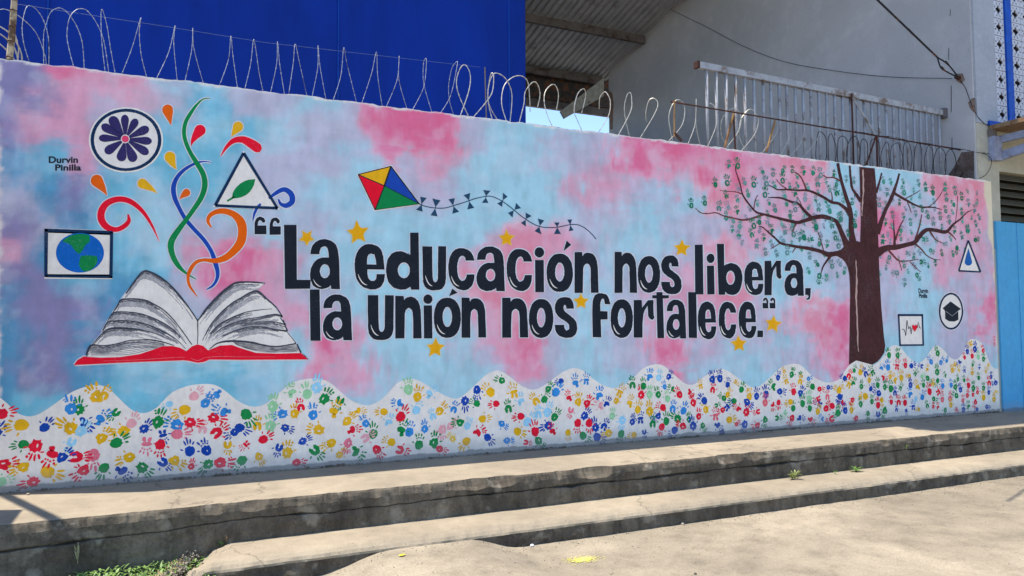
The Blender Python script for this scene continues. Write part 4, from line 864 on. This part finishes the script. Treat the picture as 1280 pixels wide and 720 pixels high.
# ------------------------------------------------------------------ court roof
M_roof = metal('roof_sheet', (180, 180, 178), .03, .6, 0, (.14, .11, .09), 2); M_purl = metal('purlin', (112, 102, 96), .25, .8, 0, (.07, .045, .035), 6)
roof = empty('court_roof', 'corrugated metal roof on brown purlins over the court behind the wall', 'roof')
Y0, Y1 = .30, 9.0
rz = lambda y: 6.78+(8.4-y)*.225
def roofx(x0, x1):
    Y0 = .30 if x0 > 3.9 else 3.12; m_ = MB(); vs = []; cols = []
    x = x0
    while x < x1-.001:
        for dx, dz in ((0, 0), (.045, .004), (.06, .045), (.10, .049), (.118, .004)):
            if x+dx < x1: cols.append((x+dx, dz))
        x += .15
    cols.append((x1, 0))
    for cx_, dz in cols:
        for y in (Y0, Y1): vs.append((cx_, y, rz(y)+.08+dz))
    m_.add(vs, [(2*i, 2*i+1, 2*i+3, 2*i+2) for i in range(len(cols)-1)]); return m_
x = -6.06  # sheets behind the blue wall are unseen, added to darken the gable
while x < 9.2: roofx(x, min(x+1.0, 9.25)).build('roof_sheet', M_roof, roof); x += 1.0
for y in (8.55, 6.9, 5.2, 3.5, 1.9, .5):
    m_ = MB(); z = rz(y)-.02; m_.box((3.94 if y < 3.1 else -6, y-.04, z-.1), (8.94, y+.04, z+.06)); m_.build('purlin', M_purl, roof)
m_ = MB(); m_.box((-6, 8.75, 5.98), (9.5, 8.85, 6.16)); m_.build('gutter', M_purl, roof)
m_ = MB(); m_.box((-6, 8.7, 6.16), (9.5, 8.76, 6.83)); m_.build('eave_board', metal('eave_board', (70, 64, 60), .3, .8), roof)
a0, a1, a2, a3 = P(701, 139, 1, 7.4), P(755, 97, 1, 7.4), P(755, 120, 1, 7.4), P(706, 148, 1, 7.4)
m_ = MB(); m_.add([a0, a1, a2, a3]+[v+Vector((0, .06, 0)) for v in (a0, a1, a2, a3)], [(0, 1, 2, 3), (7, 6, 5, 4), (0, 3, 7, 4), (1, 0, 4, 5), (3, 2, 6, 7)]); m_.build('downpipe_tray', metal('tray', (176, 168, 150), .1, .6), roof)

# ------------------------------------------------------------------ school building at the right
sb = empty('school_building', 'white and cream school building with breeze blocks and blue base, at the right', 'building')
M_gab = concrete('white_render', (.52, .50, .50), (.46, .45, .45), .5, .05, .03, bmp=.08)
M_cream = concrete('cream_render', (.50, .47, .38), (.44, .42, .34), 1.5, .15, .08); M_wr = concrete('facade_white', (.40, .42, .46), (.36, .38, .42), 2, .1, .06, bmp=.1)
m_ = MB(); GX = 8.97
m_.add([(GX, .02, 0), (GX, 8.35, 0), (GX, 8.35, rz(8.35)+.1), (GX, .02, rz(.02)+.1), (GX+.2, .02, 0), (GX+.2, 8.35, 0), (GX+.2, 8.35, rz(8.35)+.1), (GX+.2, .02, rz(.02)+.1)],
       [(0, 3, 2, 1), (4, 5, 6, 7), (1, 2, 6, 5), (0, 4, 7, 3)]); m_.build('gable_wall', M_gab, sb)
m_ = MB(); m_.box((9.0, .01, 2.9), (9.41, .4, 3.56)); m_.box((9.0, .012, 2.0), (9.41, .4, 2.9)); m_.box((9.23, .003, 0), (9.3, .4, 2.0)); m_.build('corner_column', M_cream, sb)
m_ = MB(); m_.box((9.0, -.004, 3.56), (9.40, .3, 9)); m_.build('upper_pilaster', M_wr, sb)
m_ = MB(); m_.box((9.411, .02, 2.99), (13, .3, 3.54)); m_.box((9.3, .02, 2.34), (9.411, .3, 2.99)); m_.box((10.7, .02, 2.34), (13, .3, 2.99)); m_.build('facade', M_cream, sb)
M_bp = metal('blue_painted_wall', (40, 132, 196), 0, .6, 0, scale=3)
m_ = MB(); m_.box((9.262, -.02, 0), (13, .3, 2.345)); PM['bbp'] = paint('blue_base_paint', (66, 142, 196), var=.1, k=K); m_.build('blue_base', PM['bbp'], sb)
m_ = MB(); m_.box((-6, 8.9, 0), (8.97, 9.1, 5.45)); m_.build('added_rear_wall', M_gab, sb)  # unseen wall added at the back so the gable stays dark
# louvred window
lw = MB(); lw.box((9.412, .15, 2.35), (10.7, .2, 2.99)); wn = lw.build('louvre_window', metal('louvre_dark', (30, 30, 28), 0, .9), sb)
M_lv = metal('louvre', (92, 90, 78), .1, .6)
for i in range(6):
    z = 2.375+i*.104; m_ = MB(); m_.add([(9.412, .03, z), (10.7, .03, z), (10.7, .12, z+.085), (9.412, .12, z+.085), (9.412, .035, z-.008), (10.7, .035, z-.008), (10.7, .125, z+.077), (9.412, .125, z+.077)], [(0, 1, 2, 3), (7, 6, 5, 4), (0, 4, 5, 1)])
    m_.build('slat', M_lv, wn)
# blue trims
M_bt = metal('blue_trim', (16, 78, 178), 0, .5); m_ = MB(); m_.box((9.20, -.03, 3.545), (13, .02, 3.60)); m_.build('trim', M_bt, sb)
m_ = MB(); m_.box((9.615, -.02, 3.602), (9.735, .03, 9)); m_.build('trim', M_bt, sb)
m_ = MB(); m_.box((9.66, -.027, 0), (9.72, -.021, 2.345)); m_.build('panel_joint', PM['bbp'], sb)
# breeze blocks
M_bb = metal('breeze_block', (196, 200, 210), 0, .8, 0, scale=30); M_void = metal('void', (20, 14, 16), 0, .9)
def block_mesh(S=.222):
    hs = []
    cr = []
    for i in range(24):
        a = 2*math.pi*i/24; r = .225*(1+.28*math.cos(4*a)); cr.append((r*math.cos(a), r*math.sin(a)))
    hs.append(cr[::-1])
    for i in range(8):
        a = 2*math.pi*(i+.5)/8; r = .385; hs.append([(r*math.cos(a)+.085*math.cos(q)*math.cos(a)-.05*math.sin(q)*math.sin(a), r*math.sin(a)+.085*math.cos(q)*math.sin(a)+.05*math.sin(q)*math.cos(a)) for q in [2*math.pi*k/7 for k in range(7)]][::-1])
    outer = [(-.49, -.49), (.49, -.49), (.49, .49), (-.49, .49)]
    fl, t_ = tri_fill([outer]+hs); mb = MB(); mb.add([(x*S, 0, y*S) for x, y in fl], t_)
    for l in [outer]+hs:
        k_ = len(l); mb.add([(x*S, 0, y*S) for x, y in l]+[(x*S, .014, y*S) for x, y in l], [(i, (i+1) % k_, k_+(i+1) % k_, k_+i) for i in range(k_)])
    me = bpy.data.meshes.new('breeze_block'); me.from_pydata([tuple(v) for v in mb.v], [], mb.f); me.update(); me.materials.append(M_bb); return me
BM_ = block_mesh()
for cx_ in (9.508, 9.85, 10.075, 10.3):
    for r_ in range(10):
        o = bpy.data.objects.new('breeze_block', BM_); COL.objects.link(o); o.parent = sb; o.location = (cx_, .0, 3.715+r_*.226)
        if cx_ < 9.6: o.scale = (.9, 1, 1)
m_ = MB(); m_.box((9.402, .016, 3.602), (13, .2, 9)); m_.build('shade_backing', M_void, sb)  # near-black sheet stands in for the shade inside the block openings
m_ = MB(); m_.box((9.401, .004, 3.602), (9.408, .05, 9)); m_.build('block_edge', M_bb, sb)
# canopy brackets

M_cb = metal('canopy_steel', (150, 156, 178), .08, .6); M_so = metal('canopy_soffit', (140, 116, 90), .2, .8)
m_ = MB(); m_.box((9.22, -1.6, 3.49), (13, -.005, 3.542)); cn = m_.build('canopy', M_so, sb)
m_ = MB(); m_.box((9.21, -.07, 3.10), (9.36, .008, 3.40)); m_.build('bracket_plate', M_cb, cn)
m_ = MB(); m_.add([(9.36, -.01, 3.33), (9.41, -.01, 3.33), (9.41, -.01, 3.42), (9.36, -.01, 3.42), (9.36, -1.6, 3.36), (9.41, -1.6, 3.36), (9.41, -1.6, 3.44), (9.36, -1.6, 3.44)], [(0, 1, 2, 3), (0, 4, 5, 1), (1, 5, 6, 2), (2, 6, 7, 3), (3, 7, 4, 0), (7, 6, 5, 4)]); m_.build('bracket_arm', M_cb, cn)
m_ = MB(); m_.add([(9.36, -.02, 3.11), (9.42, -.02, 3.11), (9.42, -.02, 3.22), (9.36, -.02, 3.22), (9.36, -1.6, 3.34), (9.42, -1.6, 3.34), (9.42, -1.6, 3.42), (9.36, -1.6, 3.42)], [(0, 1, 2, 3), (0, 4, 5, 1), (1, 5, 6, 2), (2, 6, 7, 3), (3, 7, 4, 0), (7, 6, 5, 4)]); m_.build('bracket_arm', M_cb, cn)
m_ = MB(); m_.box((9.2, -.05, 3.40), (9.30, .004, 3.488)); m_.build('rusty_plate', M_purl, cn)
# rust and damp marks on the gable wall
M_stn = concrete('rust_stain', (.22, .13, .09), (.30, .22, .18), 10, .5, .3)
def gab_patch(pts, mat, off=.003, jit=.6):
    f, t_ = tri_fill([[(x+random.uniform(-jit, jit), y+random.uniform(-jit, jit)) for x, y in smooth_poly(pts, 1)]])
    m_ = MB(); m_.add([P(x, y, 0, GX-off) for x, y in f], t_); m_.build('rust_stain', mat, sb)
gab_patch([(1216,122),(1219,122),(1219,142),(1213,137),(1210,128)], M_stn)
gab_patch([(1193,93),(1203,92),(1206,99),(1201,105),(1196,101)], M_stn)
gab_patch([(1202,190),(1217,189),(1218,226),(1184,220),(1194,206)], concrete('damp_stain', (.10, .065, .05), (.17, .13, .12), 10, .5, .3))
gab_patch([(760,112),(767,118),(766,162),(762,162)], M_stn, .003, .4)
for q in ([(1188,12),(1187.5,20)], [(1189,107),(1189,140)], [(1190,172),(1190,185)], [(1186,60),(1186,75)]):
    m_ = MB(); m_.tube([P(x, y, 0, GX-.001) for x, y in q], .004, 4); m_.build('wall_crack', M_void, sb)

# ------------------------------------------------------------------ railing of white tubes above the wall
rl = empty('metal_railing', 'weathered white railing of vertical tubes rising above the wall, upper right', 'railing')
M_rail = metal('white_tube', (166, 167, 171), .25, .55, 0, (.18, .13, .10), 9); YR = .36
M_rus = metal('rusty_steel', (84, 50, 40), .5, .85, 0, (.06, .03, .025), 14)
a0, a1 = P(873, 80, 1, YR), P(1181, 141, 1, YR)
m_ = MB(); d = (a1-a0); hs = Vector((0, 0, .034)); m_.add([a0+hs, a1+hs, a1-hs, a0-hs]+[v+Vector((0, .06, 0)) for v in (a0+hs, a1+hs, a1-hs, a0-hs)], [(0, 3, 2, 1), (4, 5, 6, 7), (0, 1, 5, 4), (3, 7, 6, 2), (1, 2, 6, 5), (0, 4, 7, 3)])
m_.build('top_rail', M_rail, rl)
m_ = MB(); m_.box((a0.x-.012, YR-.004, a0.z-.036), (a0.x+.02, YR+.064, a0.z+.036)); m_.build('rusty_end', M_rus, rl)
m_ = MB(); m_.box((a1.x-.03, YR-.01, a1.z-.06), (GX-.002, YR+.07, a1.z+.06)); m_.build('wall_bracket', metal('grey_bracket', (110, 108, 112), .3, .8), rl)
bars = [883, 895, 907.3, 919, 930.6, 942, 953.5, 963, 973.5, 983, 993.7, 1003.5, 1013, 1023, 1032.7, 1042.7, 1052.5, 1062.5, 1070.8, 1079.5, 1089, 1098, 1107, 1116, 1124, 1133, 1141.8, 1149.5, 1157, 1165, 1173.4]
tb = MB(); tb.tube([(0, 0, -1.0), (0, 0, 0)], .016, 8); bme = None
for px in bars:
    f = (px-873)/(1181-873); p = P(px, 80+61*f, 1, YR+.03)
    if bme is None: o = tb.build('bar', M_rail, rl, True); bme = o.data
    else: o = bpy.data.objects.new('bar', bme); COL.objects.link(o); o.parent = rl
    o.location = (p.x, YR+.03, p.z-.034)
m_ = MB(); m_.tube([P(1066, 122, 1, YR-.02), P(1095, 170, 1, YR-.02)], .012, 6); m_.build('brace', M_rail, rl)
m_ = MB(); p = P(1064, 116, 1, YR); m_.box((p.x-.008, YR-.012, p.z-1.0), (p.x+.008, YR+.0, p.z-.01)); m_.build('post', M_rus, rl)

# ------------------------------------------------------------------ barbed wire carrier
cr_ = empty('rusty_rod_support', 'rusty steel rod on angled struts carrying barbed wire above the wall', 'wire support')
m_ = MB(); m_.tube([P(838, 127, 1, .20), P(1000, 154, 1, .20), P(1219, 190, 1, .20)], .008, 6); m_.build('rod', M_rus, cr_)
M_tan = metal('tan_strut', (150, 116, 76), .3, .8)
for q, m0, r_ in (([(843,125),(843,172)], M_tan, .008), ([(843,166),(852,176)], M_rus, .014), ([(917,142),(906,184)], M_tan, .012), ([(917,142),(919,188)], M_rus, .010), ([(969,151),(958,190)], M_tan, .011), ([(1095,170),(1081,212)], M_rus, .010), ([(1096,170),(1097,216)], M_rus, .012), ([(1219,188),(1196,230)], M_rus, .012), ([(1217,190),(1219,232)], M_rus, .012)):
    m_ = MB(); m_.tube([P(x, y, 1, .185) for x, y in q], r_, 6); m_.build('strut', m0, cr_)

# ------------------------------------------------------------------ razor wire
M_rz = metal('galvanised_wire', (196, 190, 176), .12, .45, .35, (.22, .15, .10), 20)
M_rzd = metal('dull_galvanised', (182, 182, 184), .2, .5, .3, (.12, .10, .09), 20)
rzc = empty('razor_wire_coil', 'bright galvanised razor wire coil looping along the top of the wall', 'razor wire')
LO = """0,12 8,12 24,20 40,35 50,50 57,72 58,84|37,80 30,55 28,35 30,18 34,8 40,8 48,15 55,28 61,50 61,85|55,84 54,45 58,28 64,15 72,10 80,12 88,20 97,35 103,55 105,88|94,90 87,65 84,45 86,25 92,15 100,11 108,13 118,25 127,42 132,60 136,94|132,94 127,50 127,12 133,30 138,60 145,96|150,98 165,60 176,23 174,40 177,70 184,100|195,100 211,65 219,32 217,55 222,104|231,104 240,62 241,35 243,62 255,106|273,110 285,75 289,45 291,70 297,112|305,114 313,80 317,50 320,62 324,90 330,118|338,118 346,80 347,52 350,80 356,120|360,121 366,80 369,55 374,75 384,123|389,124 397,85 398,57 400,85 408,127|415,128 426,95 430,60 434,80 446,130|451,131 464,92 471,65 472,95 478,134|482,136 496,100 499,70 499,100 509,138
514,140 529,110 533,80 532,73 529,80 530,105 541,143|549,144 563,120 571,85 571,77 565,85 561,105 562,125 568,146|575,146 586,115 588,95 583,82 576,84 571,100 573,118 586,146|590,148 606,130 615,115 617,95 614,92 611,105 610,125 616,140 624,153|616,152 611,130 610,110 616,93 625,93 635,102 640,120 637,154|634,154 627,130 630,108 640,97 652,95 660,103 662,127 663,140|648,156 655,130 656,115 665,103 672,105 675,118 672,134|693,163 686,148 681,130 681,115 689,106 695,108 698,120 696,137|729,167 722,150 718,138 722,118 729,111 732,118 730,130 727,141|747,167 760,145 763,128 760,118 755,115 750,122 749,136
772,171 788,140 790,125 788,116 783,120 780,140 787,173|798,176 817,145 822,130 818,123 811,126 807,140 808,152|832,180 851,158 856,140 853,128 846,125 839,135 836,150 840,176|859,181 869,155 870,124 870,158 876,184|884,185 894,160 896,145 893,133 888,129|905,189 922,165 926,148 921,137 913,137 902,150 902,170 912,188|925,191 943,168 948,150 943,140 936,137 926,150 924,170 932,190|950,194 970,168 972,153 965,147 957,145|974,197 987,172 988,156 982,148 975,148|983,201 1000,180 1005,160 1000,152 992,151|998,203 1018,180 1025,165 1026,155""".replace('\n', '|').split('|')
def bezel(mb, p, t, s):
    """a pair of razor blades clipped round the wire"""
    t = t.normalized(); u = t.cross(Vector((0, 1, 0)));
    if u.length < .1: u = t.cross(Vector((1, 0, 0)))
    u.normalize()
    for sg in (1, -1): mb.add([p-t*s, p+t*s, p+t*s*1.4+u*sg*s*.8, p-t*s*1.4+u*sg*s*.8], [(0, 1, 2, 3)])
def coil_loop(pts, y0, y1, mat, parent, r, name='wire_loop', ew=.05, bs=.007):
    N = len(pts); q = [tuple(P(x+random.uniform(-.5, .5), y, 1, y0+(y1-y0)*i/(N-1))) for i, (x, y) in enumerate(pts)]
    c = [Vector(v) for v in catmull(q, 7)]; mb = MB(); mb.tube(c, r, 5)
    L = 0
    for i in range(1, len(c)):
        L += (c[i]-c[i-1]).length
        if L > ew: bezel(mb, c[i], c[i]-c[i-1], bs); L = 0
    mb.build(name, mat, parent)
for i, s_ in enumerate(LO):
    pts = [tuple(float(v) for v in a.split(',')) for a in s_.split()]
    coil_loop(pts, .20, .42 if i % 2 else .30, M_rz if i > 17 else M_rzd, rzc, .0020 if i < 18 else .0038, ew=.05, bs=.0045 if i < 18 else .007)
for q in ([(0,42),(10,50),(18,60),(24,82)], [(0,55),(12,66),(24,84)], [(18,40),(22,55),(24,62),(21,84)], [(0,33),(14,44),(26,66),(27,84)]):
    coil_loop(q, .2, .3, M_rz, rzc, .0045)
m_ = MB(); m_.tube([P(20, 5, 1, .3), P(200, 32, 1, .3), P(330, 53, 1, .3), P(600, 84, 1, .3)], .0016, 4); m_.build('tension_wire', metal('dull_wire', (70, 90, 130), 0, .6), rzc)
m_ = MB(); m_.tube([P(606, 84, 1, .3), P(608, 150, 1, .3)], .006, 5); m_.build('support_rod', metal('dull_rod', (110, 105, 98), .3, .7), rzc)
dk = empty('barbed_wire_coil', 'dark thin barbed wire coil in shade at the right end of the wall', 'barbed wire')
M_dk = metal('dark_wire', (44, 44, 50), .2, .7)
rnd = random.Random(5)
for px in np.arange(1026, 1216, 13.5):
    yb = 225-(1225-px)*.124; wd = 12+rnd.uniform(-2, 4); ht = 42+rnd.uniform(-4, 4)
    pts = [(px+wd*.5*math.sin(a)+rnd.uniform(-1, 1), yb-14-ht*.5*math.cos(a)) for a in np.linspace(math.pi*.95, -math.pi*1.05+.4, 9)]
    coil_loop(pts, .22, .34, M_dk, dk, .0042, ew=.035)
coil_loop([(1218,190),(1232,193),(1239,200),(1238,210),(1232,219),(1224,223)], -.03, -.03, M_dk, dk, .0035)
coil_loop([(1190,185),(1205,187),(1220,190),(1236,192)], .18, -.03, M_dk, dk, .0035)
for k_ in range(2):
    pts = [P(1020+i*20, 156+i*3.4+rnd.uniform(-2, 2), 1, .2) for i in range(10)]; m_ = MB(); m_.tube(pts, .0028, 5)
    for i in range(9): bezel(m_, (pts[i]+pts[i+1])/2, pts[i+1]-pts[i], .012)
    m_.build('barbed_strand', M_dk, dk)

# ------------------------------------------------------------------ post at the left, cables
M_pole = metal('weathered_post', (190, 172, 142), .4, .8, 0, (.12, .07, .045), 10)
po = empty('wire_post', 'thin weathered leaning post holding the razor wire at the far left', 'post')
m_ = MB(); b0, b1 = P(10, 90, 1, .17), P(18, 0, 1, .17); d = b1-b0; m_.tube([b0-d*.3, b0, b0+d*.5+Vector((.004, 0, 0)), b1, b1+d*.5], [.021, .020, .021, .019, .018], 10); m_.build('shaft', M_pole, po)
for t_ in (.2, .42, .62, .85):
    c = b0+d*t_; m_ = MB(); m_.tube([c-d*.006, c+d*.006], .023, 10); m_.build('wire_tie', M_rus, po)
cb = empty('stay_cable', 'dark twisted stay cable with a looped end tied to the gable wall', 'cable')
hook = P(1198, 97, 0, GX-.02)
far = P(1097, 0, 1, -.6); m0 = P(1172, 72, 1, -.02); up = far+(far-m0)*1.2
m_ = MB(); m_.tube([up, far, m0], .012, 6); m_.build('cable', M_dk, cb)
A_ = [P(1172, 72, 1, -.02), P(1176, 84, 1, -.02), P(1184, 90, 1, 0), hook]; B_ = [P(1172, 72, 1, -.02), P(1182, 78, 1, -.02), P(1190, 86, 1, 0), hook]
for q in (A_, B_): m_ = MB(); m_.tube([Vector(v) for v in catmull([tuple(a) for a in q], 5)], .009, 5); m_.build('cable_loop', M_dk, cb)
for x, y in ((1138, 39), (1179, 86), (1184, 79)):
    f = P(x, y, 1, -.02 if x > 1150 else -.3); m_ = MB(); m_.tube([f+Vector((-.03, 0, .02)), f+Vector((.03, 0, -.02))], .012, 5); m_.build('cable_tie', M_dk, cb)
m_ = MB(); m_.tube([hook+Vector((.03, 0, 0)), hook+Vector((-.05, 0, 0))], .025, 8); m_.build('hook', M_rus, cb)
tw = MB(); tw.tube([Vector(v) for v in catmull([tuple(P(x, y, 0, GX-.03)) for x, y in ((830, 8), (880, 32), (930, 58), (980, 77), (1040, 88), (1110, 96), (1190, 98))], 5)], .004, 4)
tag(tw.build('slack_wire', M_dk), 'thin slack wire sagging across the shaded gable wall', 'wire')
tw = MB(); tw.tube([hook, P(1207, 110, 0, GX-.01), P(1214, 130, 0, GX-.01), P(1222, 146, 1, -.01), P(1233, 157, 1, -.01)], .004, 4)
tag(tw.build('wall_wire', M_dk), 'short dark wire running from the hook down to the blue trim', 'wire')

# ------------------------------------------------------------------ unseen pillar and pipe added past the left edge to shade the pavement
pr_ = MB(); pr_.box((-2.7, -1.25, 0), (-1.67, -.24, 2.6)); o = pr_.build('shade_pillar', plain); tag(o, 'unseen square pillar added beyond the left end of the wall to shade the pavement', 'pillar')
p0 = Vector((-.945, -.039, 0))+Vector((-.35, .127, 1))*3.4; p1 = Vector((-.552, -.932, 0))+Vector((-.35, .127, 1))*3.4
ar = MB(); dd = (p1-p0); ar.tube([p0-dd*.8, p1+dd*1.6], .035, 8); o = ar.build('shadow_pipe', M_pole); tag(o, 'unseen pipe added above the left end of the wall to cast a diagonal shadow', 'pipe')
